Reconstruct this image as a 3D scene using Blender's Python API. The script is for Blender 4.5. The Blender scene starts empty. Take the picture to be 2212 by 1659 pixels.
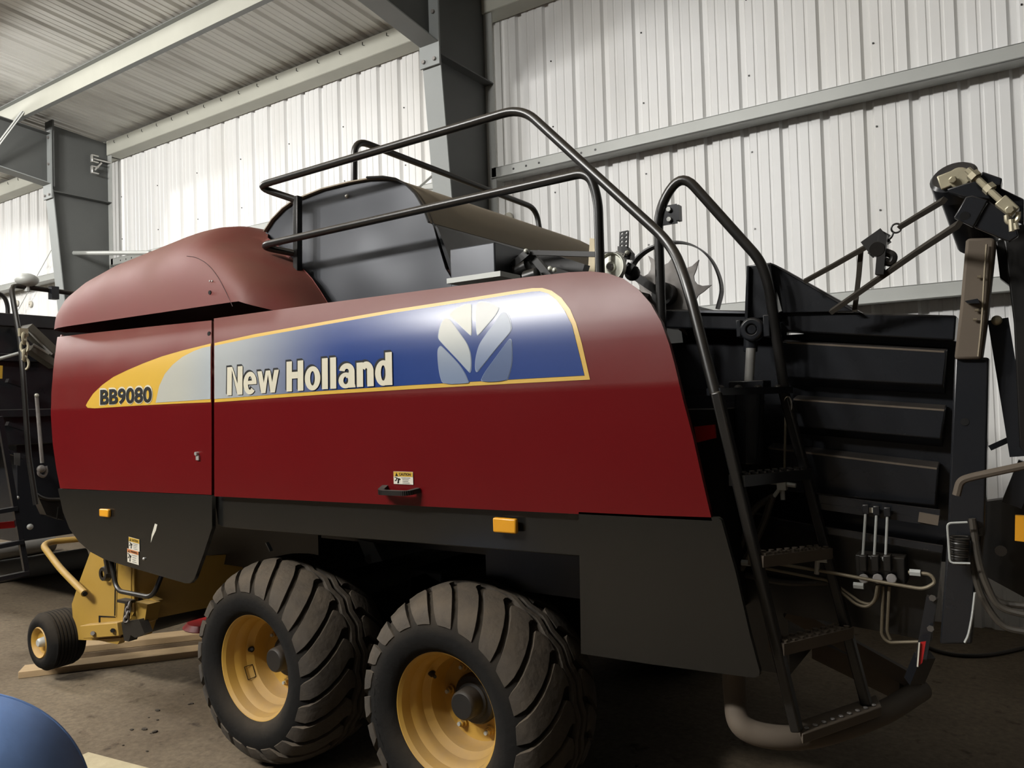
import bpy, bmesh, math, random
from math import sin, cos, pi, radians, sqrt, atan2
from mathutils import Vector as V, Matrix

random.seed(7)
scene = bpy.context.scene
COL = scene.collection

# ------------------------------------------------------------------ camera
W, H, F = 2212.0, 1659.0, 1661.0
CAM_H = 1.64


def cam_axes(yaw, pitch, roll):
    f = V((-sin(yaw) * cos(pitch), cos(yaw) * cos(pitch), sin(pitch)))
    r0 = V((cos(yaw), sin(yaw), 0))
    u0 = r0.cross(f)
    return cos(roll) * r0 + sin(roll) * u0, -sin(roll) * r0 + cos(roll) * u0, f


CR, CU, CF = cam_axes(radians(33.625), radians(1.463), radians(-1.726))
CC = V((0, 0, CAM_H))


def ray(px, py):
    return CF + CR * ((px - W / 2) / F) - CU * ((py - H / 2) / F)


def Y(px, py, y):
    d = ray(px, py)
    return CC + d * (y / d.y)


def Z(px, py, z):
    d = ray(px, py)
    return CC + d * ((z - CAM_H) / d.z)


def X(px, py, x):
    d = ray(px, py)
    return CC + d * (x / d.x)


cd = bpy.data.cameras.new('camera')
cam = bpy.data.objects.new('camera', cd)
COL.objects.link(cam)
cd.sensor_width = 36
cd.lens = F / W * 36
cd.clip_end = 200
m = Matrix((CR, CU, -CF)).transposed().to_4x4()
m.translation = CC
cam.matrix_world = m
scene.camera = cam

# --------------------------------------------------------------- materials


def nt(name):
    mat = bpy.data.materials.new(name)
    mat.use_nodes = True
    t = mat.node_tree
    return mat, t, t.nodes['Principled BSDF']


def MAT(name, col, rough=.5, metal=0., var=.12, nscale=4., dust=0., dcol=(.16, .125, .085), bump=0., bscale=40., coat=0., bdet=5, stretch=(1, 1, 1), updust=0., spec=.5):
    mat, t, b = nt(name)
    L = t.links
    tc = t.nodes.new('ShaderNodeTexCoord')
    mp = t.nodes.new('ShaderNodeMapping')
    mp.inputs['Scale'].default_value = stretch
    L.new(tc.outputs['Object'], mp.inputs['Vector'])
    n1 = t.nodes.new('ShaderNodeTexNoise')
    n1.inputs['Scale'].default_value = nscale
    n1.inputs['Detail'].default_value = 6
    n1.inputs['Roughness'].default_value = .6
    L.new(mp.outputs[0], n1.inputs['Vector'])
    mx = t.nodes.new('ShaderNodeMix')
    mx.data_type = 'RGBA'
    c = V(col)
    mx.inputs[6].default_value = (*[max(0, k * (1 - var)) for k in c], 1)
    mx.inputs[7].default_value = (*[min(1, k * (1 + var)) for k in c], 1)
    L.new(n1.outputs['Fac'], mx.inputs[0])
    out = mx.outputs[2]
    rin = None
    if dust > 0 or updust > 0:
        n2 = t.nodes.new('ShaderNodeTexNoise')
        n2.inputs['Scale'].default_value = nscale * 1.7
        n2.inputs['Detail'].default_value = 8
        L.new(mp.outputs[0], n2.inputs['Vector'])
        g = t.nodes.new('ShaderNodeNewGeometry')
        sp = t.nodes.new('ShaderNodeSeparateXYZ')
        L.new(g.outputs['Normal'], sp.inputs[0])
        up = t.nodes.new('ShaderNodeMapRange')
        up.inputs[1].default_value = 0.
        up.inputs[2].default_value = 1.
        up.inputs[3].default_value = dust
        up.inputs[4].default_value = min(1, dust + updust)
        L.new(sp.outputs['Z'], up.inputs[0])
        r = t.nodes.new('ShaderNodeMapRange')
        r.inputs[1].default_value = .3
        r.inputs[2].default_value = .7
        r.inputs[3].default_value = .6
        r.inputs[4].default_value = 1.25
        L.new(n2.outputs['Fac'], r.inputs[0])
        mu = t.nodes.new('ShaderNodeMath')
        mu.operation = 'MULTIPLY'
        mu.use_clamp = True
        L.new(up.outputs[0], mu.inputs[0])
        L.new(r.outputs[0], mu.inputs[1])
        m2 = t.nodes.new('ShaderNodeMix')
        m2.data_type = 'RGBA'
        L.new(mu.outputs[0], m2.inputs[0])
        L.new(out, m2.inputs[6])
        m2.inputs[7].default_value = (*dcol, 1)
        out = m2.outputs[2]
        rr = t.nodes.new('ShaderNodeMapRange')
        rr.inputs[3].default_value = rough
        rr.inputs[4].default_value = .9
        L.new(mu.outputs[0], rr.inputs[0])
        rin = rr.outputs[0]
    L.new(out, b.inputs['Base Color'])
    if rin:
        L.new(rin, b.inputs['Roughness'])
    else:
        b.inputs['Roughness'].default_value = rough
    b.inputs['Metallic'].default_value = metal
    b.inputs['Specular IOR Level'].default_value = spec
    b.inputs['Coat Weight'].default_value = coat
    b.inputs['Coat Roughness'].default_value = .15
    if bump:
        n3 = t.nodes.new('ShaderNodeTexNoise')
        n3.inputs['Scale'].default_value = bscale
        n3.inputs['Detail'].default_value = bdet
        L.new(mp.outputs[0], n3.inputs['Vector'])
        bp = t.nodes.new('ShaderNodeBump')
        bp.inputs['Strength'].default_value = bump
        bp.inputs['Distance'].default_value = .02 if bdet > 2 else .12
        L.new(n3.outputs['Fac'], bp.inputs['Height'])
        L.new(bp.outputs[0], b.inputs['Normal'])
    return mat


RED = MAT('red_paint', (.095, .0028, .0042), .24, dust=.015, updust=1.0, dcol=(.165, .09, .065), nscale=1.6, var=.06, spec=.3)
HOODRED = MAT('dusty_red_plastic', (.11, .007, .008), .42, spec=.35, dust=.25, updust=.4, dcol=(.115, .06, .038), nscale=1.8)
REDTRIM = MAT('red_reflector', (.35, .01, .01), .4)
SKIRT = MAT('dark_grey_plastic', (.007, .007, .0065), .2, dust=.012, updust=.3, nscale=2.2, dcol=(.09, .085, .06))
BLACK = MAT('black_paint', (.010, .0115, .0145), .22, dust=.04, updust=.35, nscale=3, dcol=(.07, .055, .04))
BLACKM = MAT('black_steel', (.007, .007, .007), .32, dust=.05, updust=.4, nscale=5, dcol=(.06, .047, .033))
TUBEM = MAT('black_tube_paint', (.008, .008, .008), .28, dust=.03, updust=.3, nscale=9, dcol=(.11, .085, .055))
COVER = MAT('dark_sheet_metal', (.055, .058, .066), .36, metal=.45, dust=.05, nscale=2.4, dcol=(.10, .10, .10), bump=.7, bscale=1.4, bdet=1)
COVERTOP = MAT('dusty_sheet_metal', (.17, .145, .11), .65, dust=.5, updust=.4, nscale=3, dcol=(.29, .235, .165), stretch=(1, .35, 1))
BROWNDUST = MAT('brown_dusted_steel', (.075, .058, .042), .75, dust=.5, nscale=5, dcol=(.11, .086, .062))
YEL = MAT('yellow_paint', (.34, .205, .03), .45, dust=.12, updust=.35, nscale=4, dcol=(.26, .18, .09))
RIMY = MAT('rim_yellow', (.46, .265, .035), .4, dust=.10, updust=.55, nscale=5, dcol=(.28, .19, .11))
RUBBER = MAT('tyre_rubber', (.007, .007, .007), .88, spec=.15, dust=.03, updust=.5, nscale=5, dcol=(.085, .066, .045), bump=.15)
LUGR = MAT('tyre_tread_rubber', (.016, .014, .012), .8, dust=.35, updust=.55, nscale=6, dcol=(.082, .062, .041), bump=.2)
HUBM = MAT('hub_black', (.008, .008, .008), .5, dust=.05, updust=.4, dcol=(.08, .06, .04))
CHROME = MAT('chrome', (.55, .54, .51), .25, metal=.6)
ZINC = MAT('zinc_plated', (.62, .62, .54), .35, metal=.3, var=.2, nscale=12)
BRASS = MAT('yellow_zinc', (.36, .325, .23), .38, metal=.4, var=.3, nscale=14)
PIPEM = MAT('steel_line', (.20, .17, .115), .45, metal=.4, dust=.3)
DYEL = MAT('decal_yellow', (.47, .29, .032), .35, var=.04, dust=.05)
DWHITE = MAT('decal_cream', (.48, .45, .35), .4, var=.05, dust=.06)
DBLACK = MAT('decal_black', (.008, .008, .008), .6, spec=.2)
DORANGE = MAT('decal_orange', (.5, .19, .07), .5)
DSILVER = MAT('decal_silver', (.42, .42, .37), .35, var=.08)
AMBER = MAT('amber_lens', (.60, .27, .015), .3, var=.1)
WHITE = MAT('white_plastic', (.55, .52, .44), .5)
RUST = MAT('rusty_worn_steel', (.27, .265, .26), .45, metal=.2, var=.5, nscale=14, dust=.3, dcol=(.13, .085, .05))
BOLT = MAT('dirty_bolt', (.07, .06, .05), .5, metal=.3)
WOOD = MAT('pine_timber', (.40, .28, .15), .75, var=.35, nscale=3, stretch=(1, 14, 14), bump=.15, dust=.1)
WOODD = MAT('shade_toned_timber', (.20, .135, .075), .8, var=.4, nscale=3, stretch=(1, 14, 14), bump=.15, dust=.3)  # timber darkened in colour to stand for shade under the top board
PVC = MAT('grey_pvc', (.24, .235, .225), .5, dust=.2)
BLUEP = MAT('blue_plastic', (.13, .235, .48), .55, var=.2, nscale=7, dust=.05, bump=.05)
GALV = MAT('galvanised_grey', (.40, .41, .39), .5, metal=.15, var=.12, nscale=3)
STEELG = MAT('grey_primer_steel', (.085, .088, .085), .6, var=.15, nscale=2)
STEELF = MAT('grey_flange', (.26, .275, .27), .6, var=.12, nscale=2)
PURL = MAT('purlin_paint', (.46, .46, .40), .6, var=.12, nscale=2)
STRAPM = MAT('strap_webbing', (.022, .017, .011), .9, var=.5, nscale=20)
HOSE = MAT('hydraulic_hose', (.012, .012, .011), .5, dust=.2)
DIRT = MAT('dirt_clod', (.035, .026, .017), .95)
LABELG = MAT('label_grey', (.16, .16, .15), .5)


def wall_mat(name, base, dirt, sc, stretch, lo=.45, hi=.75, amt=.6):
    mat, t, b = nt(name)
    L = t.links
    tc = t.nodes.new('ShaderNodeTexCoord')
    mp = t.nodes.new('ShaderNodeMapping')
    mp.inputs['Scale'].default_value = stretch
    L.new(tc.outputs['Object'], mp.inputs['Vector'])
    n = t.nodes.new('ShaderNodeTexNoise')
    n.inputs['Scale'].default_value = sc
    n.inputs['Detail'].default_value = 5
    L.new(mp.outputs[0], n.inputs['Vector'])
    r = t.nodes.new('ShaderNodeMapRange')
    r.inputs[1].default_value = lo
    r.inputs[2].default_value = hi
    r.inputs[4].default_value = amt
    L.new(n.outputs['Fac'], r.inputs[0])
    mx = t.nodes.new('ShaderNodeMix')
    mx.data_type = 'RGBA'
    mx.inputs[6].default_value = (*base, 1)
    mx.inputs[7].default_value = (*dirt, 1)
    L.new(r.outputs[0], mx.inputs[0])
    L.new(mx.outputs[2], b.inputs['Base Color'])
    b.inputs['Roughness'].default_value = .45
    return mat


WALLM = wall_mat('white_wall_panel', (.80, .80, .79), (.62, .60, .55), 1.2, (1, 1, .3), amt=.5)
ROOFM = wall_mat('roof_panel', (.74, .735, .70), (.14, .12, .09), .75, (1.0, .55, 1), lo=.46, hi=.78, amt=.85)


def floor_mat():
    mat, t, b = nt('dusty_concrete_floor')
    L = t.links
    tc = t.nodes.new('ShaderNodeTexCoord')

    def noise(s, d, r=.55):
        n = t.nodes.new('ShaderNodeTexNoise')
        n.inputs['Scale'].default_value = s
        n.inputs['Detail'].default_value = d
        n.inputs['Roughness'].default_value = r
        L.new(tc.outputs['Object'], n.inputs['Vector'])
        return n
    def ramp(fac, a, ca, bb, cb):
        r = t.nodes.new('ShaderNodeValToRGB')
        r.color_ramp.elements[0].position = a
        r.color_ramp.elements[0].color = (*ca, 1)
        r.color_ramp.elements[1].position = bb
        r.color_ramp.elements[1].color = (*cb, 1)
        L.new(fac, r.inputs[0])
        return r
    big = ramp(noise(.9, 6).outputs['Fac'], .35, (.10, .076, .05), .68, (.185, .148, .102))
    fine = ramp(noise(30, 8, .7).outputs['Fac'], .35, (.72, .72, .72), .65, (1.15, 1.12, 1.1))
    spots = ramp(noise(7, 4).outputs['Fac'], .63, (1, 1, 1), .72, (.45, .42, .4))
    out = big.outputs[0]
    for o in (fine, spots):
        mx = t.nodes.new('ShaderNodeMix')
        mx.data_type = 'RGBA'
        mx.blend_type = 'MULTIPLY'
        mx.inputs[0].default_value = 1
        L.new(out, mx.inputs[6])
        L.new(o.outputs[0], mx.inputs[7])
        out = mx.outputs[2]
    L.new(out, b.inputs['Base Color'])
    b.inputs['Roughness'].default_value = .85
    b.inputs['Specular IOR Level'].default_value = .25
    bp = t.nodes.new('ShaderNodeBump')
    bp.inputs['Strength'].default_value = .2
    bp.inputs['Distance'].default_value = .01
    L.new(noise(25, 8).outputs['Fac'], bp.inputs['Height'])
    L.new(bp.outputs[0], b.inputs['Normal'])
    return mat


FLOORM = floor_mat()


def grad_mat(name, x0, x1, c0, c1, axis='X', rough=.3):
    """colour runs from c0 at world coordinate x0 to c1 at x1 (printed fade of a sticker)"""
    mat, t, b = nt(name)
    L = t.links
    g = t.nodes.new('ShaderNodeNewGeometry')
    s = t.nodes.new('ShaderNodeSeparateXYZ')
    L.new(g.outputs['Position'], s.inputs[0])
    r = t.nodes.new('ShaderNodeMapRange')
    r.interpolation_type = 'SMOOTHSTEP'
    r.inputs[1].default_value = x0
    r.inputs[2].default_value = x1
    L.new(s.outputs[axis], r.inputs[0])
    mx = t.nodes.new('ShaderNodeMix')
    mx.data_type = 'RGBA'
    mx.inputs[6].default_value = (*c0, 1)
    mx.inputs[7].default_value = (*c1, 1)
    L.new(r.outputs[0], mx.inputs[0])
    L.new(mx.outputs[2], b.inputs['Base Color'])
    b.inputs['Roughness'].default_value = rough
    return mat


# ------------------------------------------------------------ mesh helpers
WLOC = {}


def setp(o, label=None, cat=None, group=None, kind=None):
    if label:
        o['label'] = label
    if cat:
        o['category'] = cat
    if group:
        o['group'] = group
    if kind:
        o['kind'] = kind
    return o


def thing(name, loc, label, cat, group=None, parent=None):
    o = bpy.data.objects.new(name, None)
    COL.objects.link(o)
    o.empty_display_size = .2
    WLOC[o.name] = V(loc)
    if parent is not None:
        o.parent = parent
        o.location = V(loc) - WLOC[parent.name]
    else:
        o.location = loc
    return setp(o, label, cat, group)


def fillet(path, r=.06, k=6):
    P = [V(p) for p in path]
    out = [P[0]]
    for i in range(1, len(P) - 1):
        a, b, c = P[i - 1], P[i], P[i + 1]
        d1, d2 = (a - b), (c - b)
        rr = min(r, d1.length * .49, d2.length * .49)
        p0, p2 = b + d1.normalized() * rr, b + d2.normalized() * rr
        for j in range(k + 1):
            t = j / k
            out.append((1 - t) ** 2 * p0 + 2 * t * (1 - t) * b + t * t * p2)
    out.append(P[-1])
    return out


def spline(path, k=8):
    """Catmull-Rom through the points"""
    P = [V(p) for p in path]
    P = [P[0] * 2 - P[1]] + P + [P[-1] * 2 - P[-2]]
    out = []
    for i in range(1, len(P) - 2):
        for j in range(k):
            t = j / k
            a, b, c, d = P[i - 1], P[i], P[i + 1], P[i + 2]
            out.append(.5 * ((2 * b) + (c - a) * t + (2 * a - 5 * b + 4 * c - d) * t * t + (3 * b - a - 3 * c + d) * t ** 3))
    out.append(P[-2])
    return out


class MB:
    def __init__(s):
        s.v, s.f, s.mi = [], [], []

    def add(s, vs, fs, mi=0):
        b = len(s.v)
        s.v += [V(p) for p in vs]
        s.f += [tuple(b + i for i in f) for f in fs]
        s.mi += [mi] * len(fs)
        return s

    def box(s, c, d, rot=None, mi=0):
        c = V(c)
        vs = []
        for x in (-.5, .5):
            for y in (-.5, .5):
                for z in (-.5, .5):
                    p = V((x * d[0], y * d[1], z * d[2]))
                    vs.append(c + (rot @ p if rot else p))
        return s.add(vs, [(0, 1, 3, 2), (4, 6, 7, 5), (0, 4, 5, 1), (2, 3, 7, 6), (0, 2, 6, 4), (1, 5, 7, 3)], mi)

    def bar(s, p0, p1, w, h, up=(0, 0, 1), mi=0):
        p0, p1 = V(p0), V(p1)
        d = p1 - p0
        z = V(up)
        x = d.normalized()
        y = z.cross(x)
        if y.length < 1e-4:
            y = V((0, 1, 0)).cross(x)
        y.normalize()
        z = x.cross(y)
        R = Matrix((x, y, z)).transposed()
        return s.box((p0 + p1) / 2, (d.length, w, h), R, mi)

    def prism(s, pts, vec, mi=0):
        P = [V(p) for p in pts]
        vec = V(vec)
        n = len(P)
        return s.add(P + [p + vec for p in P], [tuple(range(n)), tuple(reversed(range(n, 2 * n)))] + [(i, (i + 1) % n, n + (i + 1) % n, n + i) for i in range(n)], mi)

    def tube(s, path, r, n=10, closed=False, mi=0, caps=True):
        P = [V(p) for p in path]
        Q = [P[0]]
        for p in P[1:]:
            if (p - Q[-1]).length > 1e-5:
                Q.append(p)
        P = Q
        if closed and (P[0] - P[-1]).length < 1e-5:
            P.pop()
        N = len(P)
        T = []
        for i in range(N):
            if closed:
                t = P[(i + 1) % N] - P[i - 1]
            else:
                t = P[min(i + 1, N - 1)] - P[max(i - 1, 0)]
            T.append(t.normalized())
        a = T[0].orthogonal().normalized()
        vs, fs = [], []
        for i in range(N):
            if i:
                q = T[i - 1].rotation_difference(T[i])
                a = (q @ a)
                a = (a - T[i] * a.dot(T[i])).normalized()
            b = T[i].cross(a)
            rr = r[i] if isinstance(r, (list, tuple)) else r
            for j in range(n):
                t = 2 * pi * j / n
                vs.append(P[i] + a * (cos(t) * rr) + b * (sin(t) * rr))
        for i in range(N if closed else N - 1):
            k = (i + 1) % N
            for j in range(n):
                fs.append((i * n + j, i * n + (j + 1) % n, k * n + (j + 1) % n, k * n + j))
        if caps and not closed:
            fs += [tuple(reversed(range(n))), tuple(range((N - 1) * n, N * n))]
        return s.add(vs, fs, mi)

    def cyl(s, p0, p1, r, n=16, mi=0):
        return s.tube([p0, p1], r, n, mi=mi)

    def lathe(s, prof, c, axis=(0, 1, 0), n=48, mi=0, closed=False):
        """prof: (radius, distance along axis from c)"""
        c = V(c)
        ax = V(axis).normalized()
        a = V((1, 0, 0)) if abs(ax.x) < .9 else V((0, 1, 0))
        a = (a - ax * a.dot(ax)).normalized()
        b = a.cross(ax)
        vs, fs = [], []
        K = len(prof)
        for r, d in prof:
            for j in range(n):
                t = 2 * pi * j / n
                vs.append(c + ax * d + a * (cos(t) * r) + b * (sin(t) * r))
        for i in range(K if closed else K - 1):
            k = (i + 1) % K
            for j in range(n):
                fs.append((i * n + j, i * n + (j + 1) % n, k * n + (j + 1) % n, k * n + j))
        return s.add(vs, fs, mi)

    def ball(s, c, r, sc=(1, 1, 1), n=16, mi=0):
        c = V(c)
        vs, fs = [], []
        h = n // 2
        for i in range(h + 1):
            ph = pi * i / h
            for j in range(n):
                t = 2 * pi * j / n
                vs.append(c + V((sin(ph) * cos(t) * r * sc[0], sin(ph) * sin(t) * r * sc[1], cos(ph) * r * sc[2])))
        for i in range(h):
            for j in range(n):
                fs.append((i * n + j, i * n + (j + 1) % n, (i + 1) * n + (j + 1) % n, (i + 1) * n + j))
        return s.add(vs, fs, mi)

    def grid(s, rows, mi=0, closed_u=False):
        nr, nc = len(rows), len(rows[0])
        vs = [p for r in rows for p in r]
        fs = []
        for i in range(nr - 1):
            for j in range(nc if closed_u else nc - 1):
                k = (j + 1) % nc
                fs.append((i * nc + j, i * nc + k, (i + 1) * nc + k, (i + 1) * nc + j))
        return s.add(vs, fs, mi)

    def build(s, name, mat, parent=None, label=None, cat=None, group=None, kind=None, ang=35, bevel=0, solid=0, soff=1, recalc=True, merge=1e-5):
        me = bpy.data.meshes.new(name)
        lo = V([min(p[i] for p in s.v) for i in range(3)])
        hi = V([max(p[i] for p in s.v) for i in range(3)])
        c = (lo + hi) / 2
        if parent is None:
            c.z = lo.z
        me.from_pydata([p - c for p in s.v], [], s.f)
        mats = mat if isinstance(mat, (list, tuple)) else [mat]
        for mm in mats:
            me.materials.append(mm)
        me.polygons.foreach_set('material_index', s.mi)
        bm = bmesh.new()
        bm.from_mesh(me)
        if merge:
            bmesh.ops.remove_doubles(bm, verts=bm.verts, dist=merge)
        if recalc:
            bmesh.ops.recalc_face_normals(bm, faces=bm.faces)
        for f in bm.faces:
            f.smooth = True
        th = radians(ang)
        for e in bm.edges:
            e.smooth = len(e.link_faces) == 2 and e.calc_face_angle(0) < th
        bm.to_mesh(me)
        bm.free()
        o = bpy.data.objects.new(name, me)
        COL.objects.link(o)
        WLOC[o.name] = c
        if parent is not None:
            o.parent = parent
            o.location = c - WLOC[parent.name]
        else:
            o.location = c
        if solid:
            md = o.modifiers.new('thickness', 'SOLIDIFY')
            md.thickness = solid
            md.offset = soff
        if bevel:
            md = o.modifiers.new('bevel', 'BEVEL')
            md.width = bevel
            md.segments = 2
            md.limit_method = 'ANGLE'
            md.angle_limit = radians(40)
        return setp(o, label, cat, group, kind)


def one(name, mat, parent, fn, **k):
    b = MB()
    fn(b)
    return b.build(name, mat, parent, **k)


def cut_poly(poly, zc=(), xc=()):
    """flat polygon in (x,z), cut along the given lines; returns verts (x,z), faces"""
    bm = bmesh.new()
    vs = [bm.verts.new((p[0], 0, p[1])) for p in poly]
    bm.faces.new(vs)
    for z in zc:
        bmesh.ops.bisect_plane(bm, geom=bm.verts[:] + bm.edges[:] + bm.faces[:], plane_co=(0, 0, z), plane_no=(0, 0, 1))
    for x in xc:
        bmesh.ops.bisect_plane(bm, geom=bm.verts[:] + bm.edges[:] + bm.faces[:], plane_co=(x, 0, 0), plane_no=(1, 0, 0))
    bmesh.ops.triangulate(bm, faces=[f for f in bm.faces if len(f.verts) > 4])
    bm.verts.index_update()
    v = [(q.co.x, q.co.z) for q in bm.verts]
    f = [tuple(q.index for q in fc.verts) for fc in bm.faces]
    bm.free()
    return v, f


# shape of the side shields: upright below a crease, leaning in above it
ZC = 1.685


def yside(z):
    if z <= ZC:
        return 2.22
    d = z - ZC
    return 2.22 + .09 * d + .55 * max(0, d - .14) ** 2


def PP(px, py):
    y = 2.22
    for _ in range(8):
        p = Y(px, py, y)
        y = yside(p.z)
    return (p.x, p.z)


def PPX(pts, closed=True):
    out = []
    n = len(pts)
    for i in range(n if closed else n - 1):
        a, c = pts[i], pts[(i + 1) % n]
        k = max(1, int(math.hypot(c[0] - a[0], c[1] - a[1]) / 22))
        out += [PP(a[0] + (c[0] - a[0]) * j / k, a[1] + (c[1] - a[1]) * j / k) for j in range(k)]
    return out


ZCUTS = [ZC - .012, ZC, ZC + .012] + [ZC + .03 * i for i in range(1, 16)]


def shield(name, poly, mat, parent, off=0., solid=.02, **k):
    v, f = cut_poly(poly, ZCUTS)
    b = MB()
    b.add([(x, yside(z) - off, z) for x, z in v], f)
    return b.build(name, mat, parent, solid=solid, soff=-1 if solid else 0, recalc=False, **k) if False else finish_shield(b, name, mat, parent, solid, k)


def finish_shield(b, name, mat, parent, solid, k):
    o = b.build(name, mat, parent, **k)
    # normals must look at the camera side (-y)
    me = o.data
    if sum(p.normal.y * p.area for p in me.polygons) > 0:
        me.flip_normals()
    if solid:
        md = o.modifiers.new('thickness', 'SOLIDIFY')
        md.thickness = solid
        md.offset = -1
    return o


def text_mesh(body, bold, x0, x1, z0, z1, fit_h=True):
    """(verts (x,z), faces) of a line of text scaled into the box"""
    c = bpy.data.curves.new('t', 'FONT')
    c.body = body
    c.size = 1
    c.offset = bold
    c.resolution_u = 4
    c.fill_mode = 'FRONT'
    o = bpy.data.objects.new('t', c)
    COL.objects.link(o)
    dg = bpy.context.evaluated_depsgraph_get()
    me = bpy.data.meshes.new_from_object(o.evaluated_get(dg))
    vs = [tuple(v.co[:2]) for v in me.vertices]
    fs = [tuple(p.vertices) for p in me.polygons]
    bpy.data.objects.remove(o)
    bpy.data.curves.remove(c)
    bpy.data.meshes.remove(me)
    ax, bx = min(v[0] for v in vs), max(v[0] for v in vs)
    ay, by = min(v[1] for v in vs), max(v[1] for v in vs)
    return [(x0 + (x - ax) / (bx - ax) * (x1 - x0), z0 + (y - ay) / (by - ay) * (z1 - z0)) for x, y in vs], fs


def chain(b, p0, p1, link=.05, r=.006, mi=0, sag=0.):
    p0, p1 = V(p0), V(p1)
    d = p1 - p0
    n = max(1, int(d.length / (link * .72)))
    ax = d.normalized()
    s1 = ax.orthogonal().normalized()
    s2 = ax.cross(s1)
    for i in range(n):
        c = p0 + d * ((i + .5) / n)
        s = s1 if i % 2 else s2
        pts = []
        for j in range(14):
            t = 2 * pi * j / 14
            pts.append(c + ax * (cos(t) * link * .5) + s * (sin(t) * link * .3))
        b.tube(pts, r, 6, closed=True, mi=mi)


def hexbolt(b, c, axis, r=.012, h=.01, mi=0):
    c = V(c)
    b.tube([c, c + V(axis) * h], r, 6, mi=mi)


# ================================================================== SETTING
YW = 6.2                        # inner face of the long wall
RS = 1 / 12.                    # roof slope


def zroof(y):
    return 5.63 + RS * (YW - y)


def corr(b, x0, x1, fn, period=.305, depth=.034, minor=.006):
    """ribbed sheet: fn(x, d) -> list of points down the sheet, d = how far the rib stands out"""
    xs = []
    n0 = int(math.floor(x0 / period))
    n1 = int(math.ceil(x1 / period))
    for k in range(n0, n1):
        o = k * period
        for u, d in ((0, 0), (.018, depth), (.058, depth), (.076, 0), (.128, 0), (.134, minor), (.152, minor), (.158, 0), (.216, 0), (.222, minor), (.240, minor), (.246, 0)):
            xs.append((o + u, d))
    rows = [fn(x, d) for x, d in xs]
    b.grid(rows)


b = MB()
b.add([(-22, -9, 0), (9, -9, 0), (9, 7, 0), (-22, 7, 0)], [(0, 1, 2, 3)])
b.build('floor', FLOORM, kind='structure')

b = MB()
corr(b, -20, 4, lambda x, d: [(x, YW + d, z) for z in (0, 2, 4, zroof(YW))])
wall = b.build('wall_back', WALLM, kind='structure', ang=20)
b = MB()
corr(b, -20, 4, lambda x, d: [(x, y, zroof(y) + d) for y in (YW + .1, 3, 0, -5)])
b.build('ceiling', ROOFM, kind='structure', ang=20)

# screws and washers on the wall sheets
b = MB()
for k in range(-36, 8, 3):
    for i in range(8):
        b.box((k * .305 + .088, YW - .004, .5 + i * .62), (.011, .010, .011))
b.build('screw', BLACKM, wall, kind='stuff')
for px, py in ((66, 657), (1028, 444), (1098, 471), (36, 655)):
    c = Y(px, py, YW - .02)
    one('washer', WHITE, wall, lambda b: (b.lathe([(0, -.016), (.05, -.012), (.055, 0), (.05, .01)], c, n=20), b.cyl(c - V((0, .03, 0)), c, .012, 8)))


def cee(b, p0, p1, zb, h, dep, y, t=.02, lip=.03):
    """C/Z girt running along x: web at y, flanges to the wall"""
    x0, x1 = p0, p1
    xm, xl = (x0 + x1) / 2, abs(x1 - x0)
    b.box((xm, y + .004, zb + h / 2), (xl, .008, h))
    b.box((xm, y + dep / 2, zb + .004), (xl, dep, .008))
    b.box((xm, y + dep / 2, zb + h - .004), (xl, dep, .008))


CX1, CX2 = -4.2, -10.9           # frame lines
GY = YW - .2
for i, (x0, x1, z) in enumerate(((CX1 + .05, 3.5, 3.79), (CX1 + .05, 3.5, 2.28), (CX2 + .05, CX1 - .05, 3.79), (CX2 + .05, CX1 - .05, 2.28), (-19, CX2 - .05, 3.79), (-19, CX2 - .05, 2.28))):
    b = MB()
    xm, xl = (x0 + x1) / 2, x1 - x0
    b.box((xm, GY + .004, z + .05), (xl, .008, .10))
    b.box((xm, GY + .095, z + .10), (xl, .19, .006))
    b.box((xm, GY + .105, z + .012), (xl, .17, .006))
    b.box((xm, GY + .004 - .012, z + .003), (xl, .03, .006))
    b.box((xm, GY + .03, z + .003), (xl, .06, .006))
    for k in range(5):
        b.tube([(x0 + .25 + .14 * k + (.3 if k > 2 else 0), GY + .002, z + .05), (x0 + .25 + .14 * k + (.3 if k > 2 else 0), GY - .002, z + .05)], .011, 8, mi=1)
    b.build('girt', [GALV, BLACKM], kind='structure')
for x0, x1 in ((CX1 - .06, 3.5), (CX2 + .03, CX1 - .1), (-19, CX2 - .03)):
    b = MB()
    xm, xl = (x0 + x1) / 2, x1 - x0
    b.box((xm, GY - .02, 5.49), (xl, .01, .19))
    b.box((xm, GY + .08, 5.395), (xl, .2, .008))
    b.box((xm, GY + .0, 5.59), (xl, .05, .008))
    n = int(xl / .35)
    for k in range(n):
        x = x0 + .2 + k * .35
        b.tube([(x, GY - .028, 5.57), (x, GY - .028, 5.54), (x + .03, GY - .034, 5.525)], .004, 5, mi=1)
    b.build('eave_strut', [PURL, BLACKM], kind='structure')
for y in (4.72, 3.2, 1.7):
    b = MB()
    z = zroof(y) - .02
    b.box((-8, y, z - .11), (22, .008, .22))
    b.box((-8, y + .03, z - .217), (22, .06, .007), mi=1)
    b.box((-8, y - .03, z - .006), (22, .06, .007), mi=1)
    b.build('purlin', [PURL, STEELF], kind='structure')


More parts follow.
